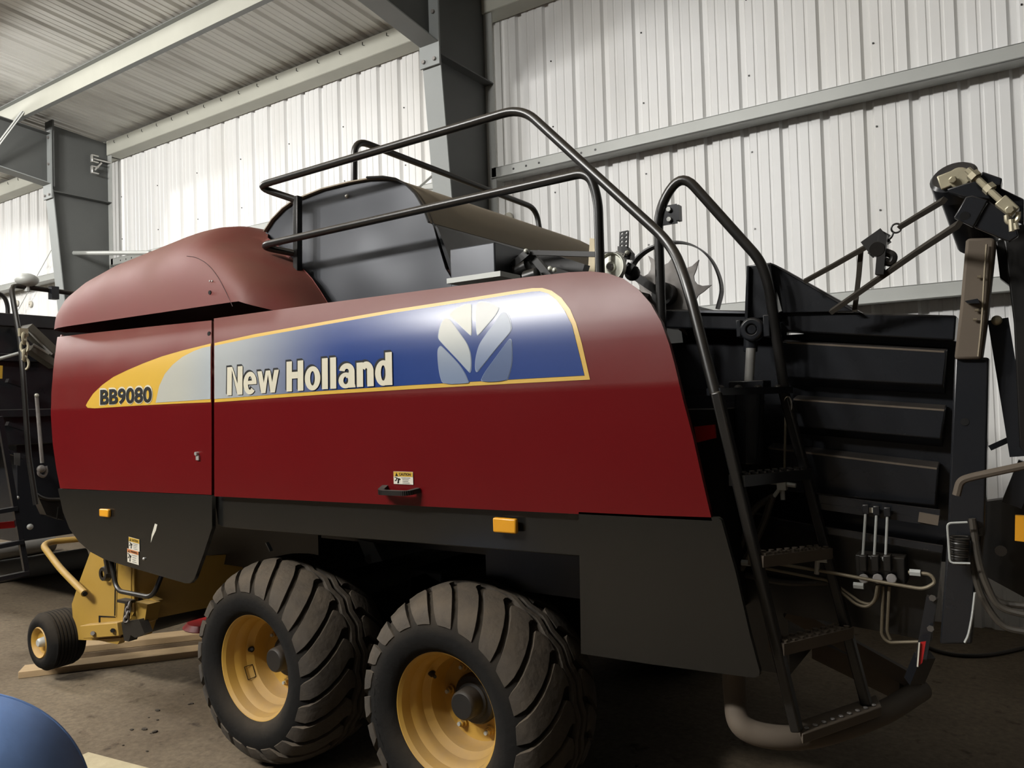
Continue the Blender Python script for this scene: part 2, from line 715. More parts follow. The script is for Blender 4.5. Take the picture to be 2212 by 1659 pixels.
def frame(cx, side):
    """tapered portal-frame column and rafter of plate steel, web in the y-z plane"""
    yo = GY                              # outer flange
    yi_top, yi_bot = 5.20, 5.62
    zk = 4.72                            # knee
    b = MB()
    hw = .1
    zt = zroof(yo) - .08
    # web
    b.prism([(cx - .005, yo, 0), (cx - .005, yi_bot, 0), (cx - .005, yi_top, zk), (cx - .005, yi_top, zroof(yi_top) - .08), (cx - .005, yo, zt)], (.01, 0, 0))
    # flanges
    b.prism([(cx - hw, yi_bot - .012, 0), (cx - hw, yi_bot, 0), (cx - hw, yi_top, zk), (cx - hw, yi_top - .012, zk)], (2 * hw, 0, 0), mi=1)
    b.box((cx, yo + .006, zt / 2), (2 * hw, .012, zt), mi=2)
    # stiffeners
    b.box((cx, (yo + yi_top) / 2, zk - .02), (2 * hw, yo - yi_top, .012))
    b.box((cx, yi_top + .01, (zk + zroof(yi_top)) / 2), (2 * hw, .022, zroof(yi_top) - zk - .08), mi=0)
    b.build('column', [STEELG, STEELF, GALV], kind='structure')
    b = MB()
    L = []
    for y, dep in ((yi_top - .012, .80), (2.6, .66), (-4, .6)):
        L.append((y, zroof(y) - .24, zroof(y) - .24 - dep + .12))
    top = [(cx - .005, y, a) for y, a, c in L]
    bot = [(cx - .005, y, c) for y, a, c in L]
    b.prism(top + bot[::-1], (.01, 0, 0))
    for i in range(2):
        for q, mi in ((top, 0), (bot, 1)):
            p0, p1 = V(q[i]), V(q[i + 1])
            b.prism([p0 + V((-hw + .005, 0, -.006)), p1 + V((-hw + .005, 0, -.006)), p1 + V((-hw + .005, 0, .006)), p0 + V((-hw + .005, 0, .006))], (2 * hw, 0, 0), mi=mi)
    # end plate with bolts
    ztop, zbot = L[0][1] + .05, zk - .12
    b.box((cx, yi_top - .022, (ztop + zbot) / 2), (2 * hw + .02, .018, ztop - zbot), mi=2)
    for zz in (zbot + .05, ztop - .1, (zbot + ztop) / 2):
        for xx in (-.06, .06):
            b.tube([(cx + xx, yi_top - .03, zz), (cx + xx, yi_top - .05, zz)], .018, 6, mi=3)
    b.build('rafter', [STEELG, STEELF, STEELF, RUST], kind='structure')


frame(CX1, 1)
frame(CX2, 1)
frame(CX2 - 6.7, 1)
# flange brace from the left rafter up to the purlin, brace by the middle column, tie rod by the left column
b = MB()
b.bar((CX2 + .12, 4.40, 4.93), (CX2 + .4, 4.70, 5.56), .04, .006)
b.bar((CX2 + .12, 4.40, 4.93), (CX2 + .4, 4.70, 5.56), .006, .04)
b.build('flange_brace', GALV, kind='structure')
p0, p1 = Y(945, 370, 5.55), Y(905, 405, 5.95)
b = MB()
b.bar(p0, p1, .03, .006)
b.build('wall_brace', GALV, kind='structure')
b = MB()
b.tube([Y(140, 547, 5.5), Y(325, 546, 5.6)], .03, 10)
b.build('tie_rod', GALV, kind='structure')
b = MB()
b.tube([Y(122, 520, 6.1), Y(38, 672, 6.1)], .006, 6)
b.build('brace_cable', GALV, kind='structure')
# two beam clamps on the left column flange
for i, (px, py, lab) in enumerate(((205, 345, 'upper silver beam clamp with its long screw, on the left column flange'), (205, 369, 'lower silver beam clamp hanging open, on the left column flange'))):
    c = X(px, py, CX2 + .06)
    t = thing('beam_clamp', c, lab, 'clamp', 'clamps on the left column')
    one('clamp_body', CHROME, t, lambda b: (b.box(c + V((.03, -.02, .045)), (.05, .1, .02)), b.box(c + V((.03, -.06, 0)), (.05, .02, .1)), b.box(c + V((.03, -.02, -.045)), (.05, .1, .02))), bevel=.006)
    one('screw', CHROME, t, (lambda b: b.cyl(c + V((.03, -.04, .0)), c + V((.03, .22, .0)), .012, 10)) if i == 0 else (lambda b: b.cyl(c + V((.03, -.02, .0)), c + V((.05, .07, .12)), .012, 10)))

# ==================================================================== BALER
BAL = thing('baler', (-2.7, 3.55, 0), 'big red square baler with blue and yellow side decal, parked along the white wall', 'baler')
YC = 3.55                          # long centre plane


def mir(p):
    return V((p[0], 2 * YC - p[1], p[2]))


# ---- long side panel
P_long = PPX(((463, 1072), (462, 688), (600, 669), (700, 655), (850, 635.5), (1000, 616), (1150, 597), (1230, 588), (1275, 586), (1312, 590), (1347, 602), (1378, 624), (1405, 655), (1428, 695), (1446, 745), (1458, 790), (1475, 862), (1497, 945), (1518, 1040), (1538, 1125), (1200, 1108), (900, 1093), (650, 1081)))
PANEL = shield('side_panel', P_long, RED, BAL)
P_front = PPX(((457, 1069), (300, 1062), (130, 1055), (122, 1015), (114, 960), (110, 900), (111, 850), (116, 790), (124, 728), (200, 719), (330, 705), (457, 692)))
FPANEL = shield('front_side_panel', P_front, RED, BAL)

# decals on the two shields
DEC_Y_A = PPX(((186, 876), (190, 868), (202, 850), (222, 831), (246, 814), (275, 800), (310, 785), (350, 770), (395, 757), (440, 746), (456, 742), (456, 869), (400, 871), (300, 876), (205, 882), (190, 881)))
DEC_S_A = PPX(((456, 748), (440, 751), (420, 758), (395, 771), (374, 788), (357, 808), (345, 834), (338, 866), (337, 870), (400, 866), (456, 862)))
DEC_Y_B = PPX(((464, 741), (550, 722), (700, 695), (850, 669), (1000, 646), (1100, 630), (1150, 622.5), (1172, 622), (1192, 628), (1213, 643), (1232, 668), (1245, 698), (1257, 741), (1267, 785), (1275, 820), (1100, 829), (900, 840), (700, 852), (464, 869)))
DEC_B_B = PPX(((464, 747), (550, 729), (700, 702), (850, 676), (1000, 653), (1100, 637), (1150, 630), (1167, 629), (1185, 634), (1203, 648), (1221, 672), (1236, 702), (1247, 745), (1257, 785), (1263, 811), (1100, 820), (900, 831), (700, 844), (464, 862)))
xg0, xg1 = PP(470, 800)[0], PP(760, 780)[0]
BLUEG = grad_mat('decal_blue_fade', xg0, xg1, (.28, .295, .295), (.009, .031, .145), rough=.27)
SILG = grad_mat('decal_silver_fade', PP(380, 800)[0], PP(470, 800)[0], (.33, .33, .29), (.27, .295, .31))


def sticker(name, poly, mat, parent, off, **k):
    v, f = cut_poly(poly, ZCUTS)
    b = MB()
    b.add([(x, yside(z) - off, z) for x, z in v], f)
    return finish_shield(b, name, mat, parent, .0006, k)


sticker('decal_band', DEC_Y_A, DYEL, FPANEL, .0015, label='yellow swoosh of the decal')
sticker('decal_field', DEC_S_A, SILG, FPANEL, .0028, label='silver field of the decal')
sticker('decal_band', DEC_Y_B, DYEL, PANEL, .0015, label='yellow border of the blue decal')
sticker('decal_field', DEC_B_B, BLUEG, PANEL, .0028, label='blue decal field fading to silver')


def lettering(name, body, bold, pa, pb, ptop, pbot, mat, parent, off, dx=0, dz=0, grow=0, label=None):
    x0, x1 = PP(*pa)[0] + dx - grow, PP(*pb)[0] + dx + grow
    z0, z1 = PP(*pbot)[1] + dz - grow, PP(*ptop)[1] + dz + grow
    v, f = text_mesh(body, bold, x0, x1, z0, z1)
    sk = (PP(274, 840)[0] - PP(274, 875)[0]) / (PP(274, 840)[1] - PP(274, 875)[1])
    b = MB()
    b.add([(x + sk * (z - z0), yside(z) - off, z) for x, z in v], f)
    return finish_shield(b, name, mat, parent, .0006, dict(label=label, merge=0))


# maker's name: cream letters with a dark drop edge
def ell(b, cx, cy, rx, ry, ix, iy, a0=0, a1=360, n=28):
    vs = []
    for k in range(n + 1):
        t = radians(a0 + (a1 - a0) * k / n)
        vs += [(cx + rx * cos(t), cy + ry * sin(t)), (cx + ix * cos(t), cy + iy * sin(t))]
    b.append((vs, [(2 * k, 2 * k + 2, 2 * k + 3, 2 * k + 1) for k in range(n)]))


def glyphs(word):
    """heavy condensed letters drawn from bars and bowls; cap height 1"""
    st, xh = .255, .76
    P = []
    x = 0.

    def q(*p):
        P.append(([(x + a, c) for a, c in p], [tuple(range(len(p)))]))

    def bx(a, c, d, e):
        q((a, c), (d, c), (d, e), (a, e))
    for ch in word:
        if ch == 'N':
            bx(0, 0, st, 1); bx(.56, 0, .56 + st, 1); q((st, 1), (st - .02, .95), (.56, 0), (.58, .05), (.58, .35), (st + .02, 1)); q((0, 1), (st, 1), (st, .62)); q((.56, 0), (.56 + st, 0), (.56, .4))
            x += .56 + st + .05
        elif ch == 'H':
            bx(0, 0, st, 1); bx(.52, 0, .52 + st, 1); bx(st, .42, .52, .64)
            x += .52 + st + .07
        elif ch == 'e':
            ell(P, x + .335, xh / 2, .335, xh / 2 + .015, .105, .235, 0, 315); bx(.2, .33, .64, .46)
            bx(.44, .33, .67, .42)
            x += .67 + .04
        elif ch == 'o':
            ell(P, x + .345, xh / 2, .345, xh / 2 + .015, .105, .235)
            x += .69 + .07
        elif ch == 'w':
            q((0, xh), (.22, xh), (.405, 0), (.19, 0))
            q((.415, xh), (.55, xh), (.405, 0), (.24, 0))
            q((.50, xh), (.635, xh), (.81, 0), (.645, 0))
            q((.83, xh), (1.05, xh), (.86, 0), (.645, 0))
            x += 1.05 + .36
        elif ch == 'l':
            bx(0, 0, st, 1)
            x += st + .10
        elif ch == 'a':
            bx(.42, 0, .42 + st - .01, .5)
            ell(P, x + .345, .50, .32, .275, .09, .10, 0, 168)
            ell(P, x + .30, .235, .30, .25, .10, .12)
            q((.42, .0), (.70, 0), (.675, .1))
            q((.3, .32), (.5, .30), (.5, .47), (.35, .46))
            x += .70 + .05
        elif ch == 'n':
            bx(0, 0, st, xh); bx(.42, 0, .42 + st, .5)
            ell(P, x + .385, .46, .292, .315, .05, .11, 0, 150)
            x += .42 + st + .06
        elif ch == 'd':
            bx(.40, 0, .40 + st, 1)
            ell(P, x + .315, xh / 2, .315, xh / 2 + .01, .09, .235)
            x += .66
    return P


def name_plate(mt, off, dx, dz, label):
    G = glyphs('NewHolland')
    xs = [p[0] for vs, _ in G for p in vs]
    w_ = max(xs)
    xa_, xb_ = PP(493, 850)[0], PP(851, 830)[0]
    zb_, zt_ = PP(520, 853)[1], PP(520, 791.5)[1]
    zb2, zt2 = PP(840, 832)[1], PP(840, 761)[1]
    sk = (PP(660, 770)[0] - PP(660, 845)[0]) / (PP(660, 770)[1] - PP(660, 845)[1])
    b = MB()
    G = [(vs, fs, q_) for q_ in ((1, .84, .68, .52, .36, .2) if dx else (0,)) for vs, fs in G]
    DX, DZ = dx, dz
    off0 = off
    for i_, (vs, fs, q_) in enumerate(G):
        off = off0 + i_ * (.00001 if DX else .00004)
        dx, dz = DX * q_, DZ * q_
        pts = []
        for x, y in vs:
            u = x / w_
            X_ = xa_ + (xb_ - xa_) * u + dx
            Z_ = zb_ + (zb2 - zb_) * u + (zt_ - zb_ + (zt2 - zb2 - zt_ + zb_) * u) * y + dz
            pts.append((X_ + sk * (Z_ - zb_), yside(Z_) - off, Z_))
        b.add(pts, fs)
    o = b.build('lettering', mt, PANEL, label=label, merge=0, recalc=False, ang=0)
    bm = bmesh.new()
    bm.from_mesh(o.data)
    for f in bm.faces:
        if f.normal.y > 0:
            f.normal_flip()
    bm.to_mesh(o.data)
    bm.free()


name_plate(DBLACK, .0040, -.011, .009, 'dark drop edge of the maker name')
name_plate(DWHITE, .0068, 0, 0, 'cream maker name')
lettering('model_number', 'BB9080', .045, (218, 876), (330, 868), (300, 836.5), (270, 873), DWHITE, FPANEL, .0028, grow=.007, dx=-.002, dz=.002, label='pale outline of the model number')
lettering('model_number', 'BB9080', .032, (218, 876), (330, 868), (300, 836.5), (270, 873), DBLACK, FPANEL, .0042, label='dark model number')

# leaf emblem: six lobes, pixel outlines taken in the crop 920..1300 x 610..850 (scale .1718)


def em(pts):
    return [PP(920 + x * .17179, 610 + y * .17179) for x, y in pts]


LEAF = [
    [(560, 268), (585, 290), (583, 640), (570, 665), (550, 650), (335, 445), (305, 420), (312, 385), (380, 330), (470, 285)],
    [(650, 262), (690, 245), (760, 248), (850, 270), (915, 305), (925, 335), (880, 420), (740, 580), (670, 660), (650, 655), (640, 560), (637, 320)],
    [(240, 455), (280, 452), (320, 480), (420, 620), (520, 760), (560, 860), (575, 960), (572, 1090), (555, 1125), (535, 1110), (400, 960), (190, 740), (165, 700), (175, 610), (205, 510)],
    [(985, 372), (1010, 375), (1050, 440), (1075, 530), (1080, 600), (1040, 660), (900, 820), (740, 1020), (665, 1115), (640, 1105), (632, 1040), (640, 930), (680, 780), (760, 660), (880, 500), (945, 390)],
    [(190, 805), (215, 815), (330, 930), (430, 1040), (500, 1150), (540, 1250), (555, 1268), (225, 1285), (180, 1150), (160, 980), (158, 850)],
    [(1060, 715), (1085, 735), (1090, 870), (1090, 1010), (1060, 1140), (1025, 1240), (690, 1257), (750, 1130), (860, 980), (970, 830), (1040, 735)],
]
LM = []
for i, (ca, cb) in enumerate((((.42, .42, .36), (.36, .36, .32)), ((.40, .40, .38), (.36, .38, .37)), ((.42, .41, .35), (.20, .24, .28)), ((.30, .33, .38), (.06, .10, .20)), ((.30, .32, .33), (.10, .14, .22)), ((.04, .075, .17), (.022, .05, .13)))):
    zt, zb = PP(1020, 660)[1], PP(1020, 825)[1]
    LM.append(grad_mat('emblem_silver', zt, zb, ca, cb, axis='Z', rough=.42))


def round_poly(P, k=3):
    for _ in range(k):
        n = len(P)
        Q = []
        for i in range(n):
            a, c = P[i], P[(i + 1) % n]
            Q += [(a[0] * .78 + c[0] * .22, a[1] * .78 + c[1] * .22), (a[0] * .22 + c[0] * .78, a[1] * .22 + c[1] * .78)]
        P = Q
    return P


EMB = None
OUTL = MAT('emblem_edge', (.16, .20, .27), .3)
for q, mm in zip(LEAF, LM):
    pl = round_poly(em(q), 2)
    cx_, cz_ = sum(p[0] for p in pl) / len(pl), sum(p[1] for p in pl) / len(pl)
    zlo = PP(1020, 825.5)[1]
    big = [(cx_ + (x - cx_) * 1.045, max(zlo, cz_ + (z - cz_) * 1.045)) for x, z in pl]
    sticker('emblem_lobe', big, OUTL, PANEL, .0036)
    sticker('emblem_lobe', pl, mm, PANEL, .0046, label='silver leaf emblem lobe')


def warn_label(parent, p00, w, h, split, topmat, words, yfun, tilt=0.):
    """sticker: coloured heading with triangle and word, white field with a pictogram and text lines"""
    x0, zt = p00
    b = MB()

    def T(x, z):
        return (x0 + x, zt - z - tilt * x)

    def quad(ax, az, bx, bz, mi, off):
        pts = [T(ax, az), T(bx, az), T(bx, bz), T(ax, bz)]
        b.add([(p[0], yfun(p[1]) - off, p[1]) for p in pts], [(0, 3, 2, 1)], mi)
    quad(0, 0, w, h, 0, .003)
    quad(w * .01, h * .02, w * .99, h * split, 1, .0036)
    tri = [T(w * .16, h * split * .2), T(w * .1, h * split * .9), T(w * .24, h * split * .9)]
    b.add([(p[0], yfun(p[1]) - .0042, p[1]) for p in tri], [(0, 1, 2)], 2)
    if words:
        v, f = text_mesh(words, .03, 0, 1, 0, 1)
        pts = [T(w * (.29 + .6 * x), h * split * (.8 - .55 * z)) for x, z in v]
        b.add([(p[0], yfun(p[1]) - .0042, p[1]) for p in pts], f, 2)
    # pictogram: an arm reaching under a moving part
    for pl in ([(.04, .12), (.09, .06), (.28, .22), (.25, .3)], [(.06, .52), (.13, .42), (.15, .22), (.19, .24), (.16, .5), (.08, .62)], [(.22, .28), (.33, .22), (.37, .36), (.28, .5), (.28, .86), (.19, .9), (.22, .6)]):
        pts = [T(w * x, h * (split + (1 - split) * z)) for x, z in pl]
        b.add([(p[0], yfun(p[1]) - .0042, p[1]) for p in pts], [tuple(range(len(pts)))], 2)
    for i, (a, c) in enumerate(((.42, .85), (.46, .80), (.46, .76), (.46, .82))):
        z = split + (1 - split) * (.12 + .22 * i)
        quad(w * a, h * z, w * c, h * (z + .045), 3, .0042)
    return finish_shield(b, 'warning_label', [WHITE, topmat, DBLACK, LABELG], parent, 0, dict(merge=0))


pw0, pw1, pw2 = PP(851, 1018), PP(893, 1018), PP(851, 1045)
o = warn_label(PANEL, pw0, pw1[0] - pw0[0], pw0[1] - pw2[1], .4, DYEL, 'CAUTION', yside)
# grab handle under it
ha, hb = PP(833, 1058), PP(905, 1061)


def handle(b):
    za, zb = ha[1], hb[1]
    a0, a1 = V((ha[0], 2.22, za)), V((hb[0], 2.22, zb))
    pth = fillet([a0 + V((0, 0, .01)), a0 + V((.012, -.045, -.004)), a1 + V((-.02, -.045, -.004)), a1 + V((0, 0, .004))], .02)
    for i in range(len(pth) - 1):
        b.bar(pth[i], pth[i + 1], .026, .018, up=(0, 0, 1))


one('grab_handle', BLACKM, PANEL, handle, label='black grab handle')
# lock and small holes of the front side panel
lk = PP(428, 985)
one('panel_lock', CHROME, FPANEL, lambda b: (b.cyl((lk[0], 2.205, lk[1] + .012), (lk[0], 2.23, lk[1] + .012), .009, 12), b.box((lk[0] + .005, 2.215, lk[1] - .008), (.022, .008, .022))))
for q in ((452, 721),):
    h_ = PP(*q)
    one('hole_plug', DBLACK, FPANEL, lambda b: b.cyl((h_[0], yside(h_[1]) - .003, h_[1]), (h_[0], yside(h_[1]) + .01, h_[1]), .011, 12))


# ---- front shield: bowed end of the baler, red above, dark grey below
PROF = [PP(*q) for q in ((116, 725), (109, 760), (104, 800), (100, 850), (99, 890), (101, 940), (106, 990), (113, 1035), (119, 1056))]
PROFD = [PP(*q) for q in ((120, 1057), (127, 1085), (136, 1112), (148, 1138), (160, 1156))]


def nose(prof, name, mat):
    rows = []
    for x, z in prof:
        y0 = yside(z)
        row = []
        n = 7
        for i in range(n + 1):                      # rounded corner
            t = i / n * pi / 2
            row.append(V((x + .085 - .10 * sin(t), y0 + .004 + .15 * (1 - cos(t)), z)))
        xe = row[-1].x
        for i in range(1, 9):
            t = i / 8
            yy = y0 + .154 + (YC - y0 - .154) * t
            row.append(V((xe - .16 * (1 - (1 - t) ** 2), yy, z)))
        row += [mir(p) for p in reversed(row[:-1])]
        rows.append(row)
    b = MB()
    b.grid(rows)
    return b.build(name, mat, BAL, solid=.012, soff=-1)


FSH = nose(PROF, 'front_shield', RED)
nose(PROFD, 'front_lower_shield', SKIRT)
# far-side shield, plain
b = MB()
v, f = cut_poly([(-3.2, 1.25), (-1.3, 1.25), (-1.3, 1.95), (-3.2, 1.95)], ZCUTS)
b.add([(x, 2 * YC - yside(z), z) for x, z in v], f)
b.build('side_panel', RED, BAL, solid=.02)

# ---- hood
zb0 = PP(120, 716)[1]
zb1 = PP(541, 656)[1]


def zbot(x):
    t = (x + 4.75) / (4.75 - 2.95)
    return zb0 + (zb1 - zb0) * max(0, min(1, t)) + .005


def softplus(d, w=.02):
    return w * math.log(1 + math.exp(max(-40, min(40, d / w))))


def lerp(tab, x):
    for (x0, v0), (x1, v1) in zip(tab, tab[1:]):
        if x <= x1:
            t = max(0, (x - x0) / (x1 - x0))
            return v0 + (v1 - v0) * t
    return tab[-1][1]


ZTOP = [(-4.86, 2.165), (-4.85, 2.23), (-4.82, 2.31), (-4.76, 2.385), (-4.67, 2.45), (-4.53, 2.505), (-4.30, 2.56), (-4.0, 2.595), (-3.7, 2.63), (-3.55, 2.64), (-3.42, 2.63), (-3.3, 2.58), (-3.2, 2.515), (-3.10, 2.445), (-3.0, 2.365), (-2.92, 2.30), (-2.84, 2.205), (-2.77, 2.11)]
XCR = [(2.05, -2.93), (2.17, -2.97), (2.25, -3.01), (2.32, -3.07), (2.38, -3.15), (2.43, -3.24), (2.47, -3.34), (2.52, -3.40), (2.6, -3.42)]
INS = [(-4.86, .16), (-4.85, .11), (-4.82, .07), (-4.76, .035), (-4.67, .01), (-4.53, 0)]


def hood_y(x, z, zb, h):
    t = max(0., min(1., (z - zb) / h))
    ya = 2.25 + lerp(INS, x) + .10 * t * h + .36 * (1 - (1 - t ** 3.4) ** (1 / 2.0))
    yw = 1.15 * softplus(x - lerp(XCR, z))
    return ya + yw


NA = 22
XSM = [-4.86, -4.85, -4.84, -4.82, -4.79, -4.76, -4.71, -4.67, -4.6, -4.53, -4.42, -4.30, -4.15, -4.0, -3.85, -3.7, -3.6, -3.5, -3.42, -3.36]
XSW = [-3.36, -3.32, -3.28, -3.24, -3.2, -3.16, -3.12, -3.08, -3.04, -3.0, -2.97, -2.94, -2.91, -2.88, -2.85, -2.82, -2.795, -2.77]
rows = []


def hood_row(x, ymax):
    zt = lerp(ZTOP, x)
    zb = zbot(x) if x < -3.0 else zbot(-3.0) - (x + 3.0) * .35
    zb = min(zb, zt - .01)
    h = zt - zb
    return [V((x, min(ymax, hood_y(x, zb + h * sin(pi / 2 * i / NA), zb, h)), zb + h * sin(pi / 2 * i / NA))) for i in range(NA + 1)]


for x in XSM:
    pts = hood_row(x, 9)
    ye, zt = pts[-1].y, pts[-1].z
    k = 6
    for i in range(1, k + 1):
        pts.append(V((x, ye + (YC - ye) * i / k, zt + .015 * sin(pi / 2 * i / k))))
    if x < -4.5:                       # bow of the nose towards the middle
        for p in pts:
            w = max(0, min(1, (p.y - 2.4) / (YC - 2.4)))
            p.x -= .18 * w * max(0, min(1, (-4.5 - x) / .3))
    rows.append(pts + [mir(p) for p in reversed(pts[:-1])])
b = MB()
b.grid(rows)
wr = [hood_row(x, max(2.62, 2.62 + (rows[-1][NA].y - 2.62) * (1 - (x + 3.36) / .12))) for x in XSW]
b.grid(wr)
b.grid([[mir(p) for p in r_] for r_ in wr])
last = rows[-1][NA:len(rows[-1]) - NA]
b.grid([last, [V((p.x + .03, p.y, 2.2)) for p in last]])
HOOD = b.build('hood', HOODRED, BAL, ang=60)
# small fixings and plug on the hood side, white marker at its nose
for q, mm, rr in (((454, 607), GALV, .004), (((459, 607)), GALV, .004), ((454, 632), DBLACK, .010)):
    c = Y(*q, 2.30)
    for _ in range(6):
        c = Y(*q, hood_y(c.x, c.z, zbot(c.x), lerp(ZTOP, c.x) - zbot(c.x)))
    one('fixing' if mm is GALV else 'hole_plug', mm, HOOD, lambda b: b.cyl(c + V((0, -.004, 0)), c + V((0, .03, 0)), rr, 10))


def on_hood(px, py):
    c = Y(px, py, 2.30)
    for _ in range(8):
        c = Y(px, py, hood_y(c.x, c.z, zbot(c.x), lerp(ZTOP, c.x) - zbot(c.x)))
    return c - V((0, .001, 0))


one('hood_seam', MAT('dark_red_seam', (.03, .006, .006), .7), HOOD, lambda b: b.tube(spline([on_hood(*q) for q in ((404, 553), (425, 557), (447, 570), (468, 594), (486, 626), (503, 662))], 5), .0016, 6))  # thin dark red tube laid along the seam line

# dark body behind the shields
b = MB()
b.box((-3.0, YC, 1.66), (3.55, 2.40, .80))
b.box((-3.9, YC + .1, 1.0), (1.35, 1.5, .55))
b.box((-2.2, YC, 1.12), (2.0, 1.3, .35))
b.box((-1.3, YC + .1, .80), (1.1, 1.5, .36))  # low box added to cut light and darken the space under the baler
b.box((-1.35, YC - .35, 1.25), (1.0, 1.3, .7))
b.build('body_frame', BLACKM, BAL)
# lower edge rail and the two skirts
zl0, zl1 = Y(490, 1138, 2.27), Y(1250, 1199, 2.27)
b = MB()
a_, c_ = Y(463, 1070, 2.25), Y(1545, 1120, 2.25)
b.prism([a_, c_, V((c_.x, 2.25, c_.z - .13)), V((zl1.x, 2.25, zl1.z)), V((zl0.x, 2.25, zl0.z)), V((a_.x + .02, 2.25, zl0.z + .01))], (0, .03, 0))
b.build('side_rail', SKIRT, BAL, bevel=.004)
SKF = shield('front_skirt', [PP(*q) for q in ((125, 1056), (300, 1063), (458, 1070), (458, 1140), (440, 1195), (420, 1250), (411, 1260), (400, 1260), (335, 1241), (270, 1222), (225, 1208), (195, 1192), (170, 1170), (150, 1142), (136, 1106))], SKIRT, BAL)
SKR = shield('rear_skirt', [PP(*q) for q in ((1250, 1106), (1400, 1113), (1550, 1118), (1558, 1124), (1590, 1240), (1620, 1372), (1641, 1450), (1640, 1460), (1630, 1464), (1610, 1462), (1400, 1434), (1255, 1412))], SKIRT, BAL)


def reflector(px, py, w, h, y=2.21):
    c = Y(px, py, y)
    one('side_reflector', AMBER, BAL, lambda b: b.box(c, (w, .02, h)), bevel=.006, label='amber side reflector')


reflector(227, 1108, .088, .042)
reflector(1092, 1135, .098, .052, 2.225)
pw = PP(279, 1159)
warn_label(SKF, pw, .098, .062, .36, DYEL, 'CAUTION', yside, .08)
pw = PP(276, 1184)
warn_label(SKF, pw, .104, .070, .28, DORANGE, 'WARNING', yside, .08)
c = PP(312, 1207)
one('fixing', CHROME, SKF, lambda b: b.ball((c[0], 2.218, c[1]), .008))
# scuff on the front skirt
p_ = [PP(*q) for q in ((335, 1131), (340, 1133), (337, 1146), (331, 1158), (326, 1172), (328, 1155))]
sticker('scuff_mark', p_, WHITE, SKF, .001)

# bits seen in the wheel bay
b = MB()
q0 = [Y(*q, 2.75) for q in ((772, 1165), (806, 1172), (826, 1212), (795, 1218))]
b.prism(q0, (0, .02, 0))
b.build('hanger_plate', STEELG, BAL)
one('hanger_bolt', HUBM, BAL, lambda b: b.cyl(Y(798, 1207, 2.745), Y(798, 1207, 2.77), .022, 12))
one('bay_clip', GALV, BAL, lambda b: b.bar(Y(577, 1172, 2.6), Y(586, 1190, 2.6), .02, .006))
# rocking beam and axle stubs of the tandem
b = MB()
b.prism([V((-3.15, 2.85, .40)), V((-2.98, 2.85, .36)), V((-2.43, 2.85, .50)), V((-1.87, 2.85, .36)), V((-1.70, 2.85, .40)), V((-1.70, 2.85, .56)), V((-2.43, 2.85, .85)), V((-3.15, 2.85, .56))], (0, .14, 0))
for xx in (-2.98, -1.87):
    b.cyl((xx, 2.55, .468), (xx, 3.0, .468), .06, 16)
b.box((-2.43, YC, .75), (.2, 1.4, .2))
b.build('tandem_beam', BLACKM, BAL, bevel=.01)

# ---- wheels
WHR, WHY = .45, 2.50


def tyre_profile():
    half = [(.232, -.185), (.240, -.222), (.265, -.246), (.305, -.258), (.345, -.252), (.384, -.229), (.416, -.190), (.437, -.14), (.449, -.08), (.4525, 0)]
    return half + [(r, -a) for r, a in reversed(half[:-1])]


def rad(w):
    prof = [(.305, .258), (.345, .252), (.384, .229), (.416, .190), (.437, .14), (.449, .08), (.4525, 0)]
    w = abs(w)
    for (r0, a0), (r1, a1) in zip(prof, prof[1:]):
        if a1 <= w <= a0:
            return r0 + (r1 - r0) * (a0 - w) / (a0 - a1)
    return .36


def lug_mesh(b, c):
    NL = 22
    pit = 2 * pi / NL
    # centre line (lateral offset, angle in pitches, half width in pitches)
    path = [(.250, -.42, .33), (.243, -.34, .37), (.228, -.22, .39), (.205, -.05, .40), (.17, .20, .405), (.13, .48, .41), (.10, .70, .40), (.078, .86, .37), (.060, .84, .31), (.045, .70, .20)]
    for side in (-1, 1):
        for k in range(NL):
            a0 = (k + (.5 if side > 0 else 0)) * pit
            top, base = [], []
            for w, a, hw in path:
                r = rad(w)
                h = .017 * min(1, (.257 - w) / .035) + .001
                nw = max(0., min(.8, (w - .12) / .13 * .8))
                nr = sqrt(1 - nw * nw)
                row = []
                for s_, dh in ((-hw, -.004), (-hw * .94, h), (0, h + .001), (hw * .94, h), (hw, -.004)):
                    t = a0 + (a + s_) * pit
                    rr = r + dh * nr
                    ww = side * (w + dh * nw)
                    row.append(c + V((cos(t) * rr, ww, sin(t) * rr)))
                top.append(row)
            b.grid(top)
            # end caps
            b.add(top[0], [(0, 1, 2, 3, 4)])
            b.add(top[-1], [(4, 3, 2, 1, 0)])
    # two zig-zag centre ribs
    for side in (-1, 1):
        n = NL * 6
        rows = []
        for k in range(n):
            t = 2 * pi * k / n
            ph = (k % 6) / 6
            zz = .014 * (1 - abs(ph * 2 - 1) * 2)
            row = []
            for dw, dh in ((-.013, -.002), (-.011, .017), (.011, .017), (.013, -.002)):
                w = side * .022 + zz * .7 + dw
                row.append(c + V((cos(t) * (.452 + dh), w, sin(t) * (.452 + dh))))
            rows.append(row)
        rows.append([p.copy() for p in rows[0]])
        b.grid(rows)


def ring_text(b, c, body, bold, r, size, a0, w, mi=0):
    """letters standing around the sidewall"""
    v, f = text_mesh(body, bold, 0, 1, 0, 1)
    L = len(body) * size * .78
    pts = []
    for x, z in v:
        t = a0 - x * L / r
        rr = r + (z - .5) * size
        k = max(0, min(1, (rr - .305) / .08))
        pts.append(c + V((cos(t) * rr, -(.2595 - .006 * k - .0235 * k * k), sin(t) * rr)))
    b.add(pts, f, mi)


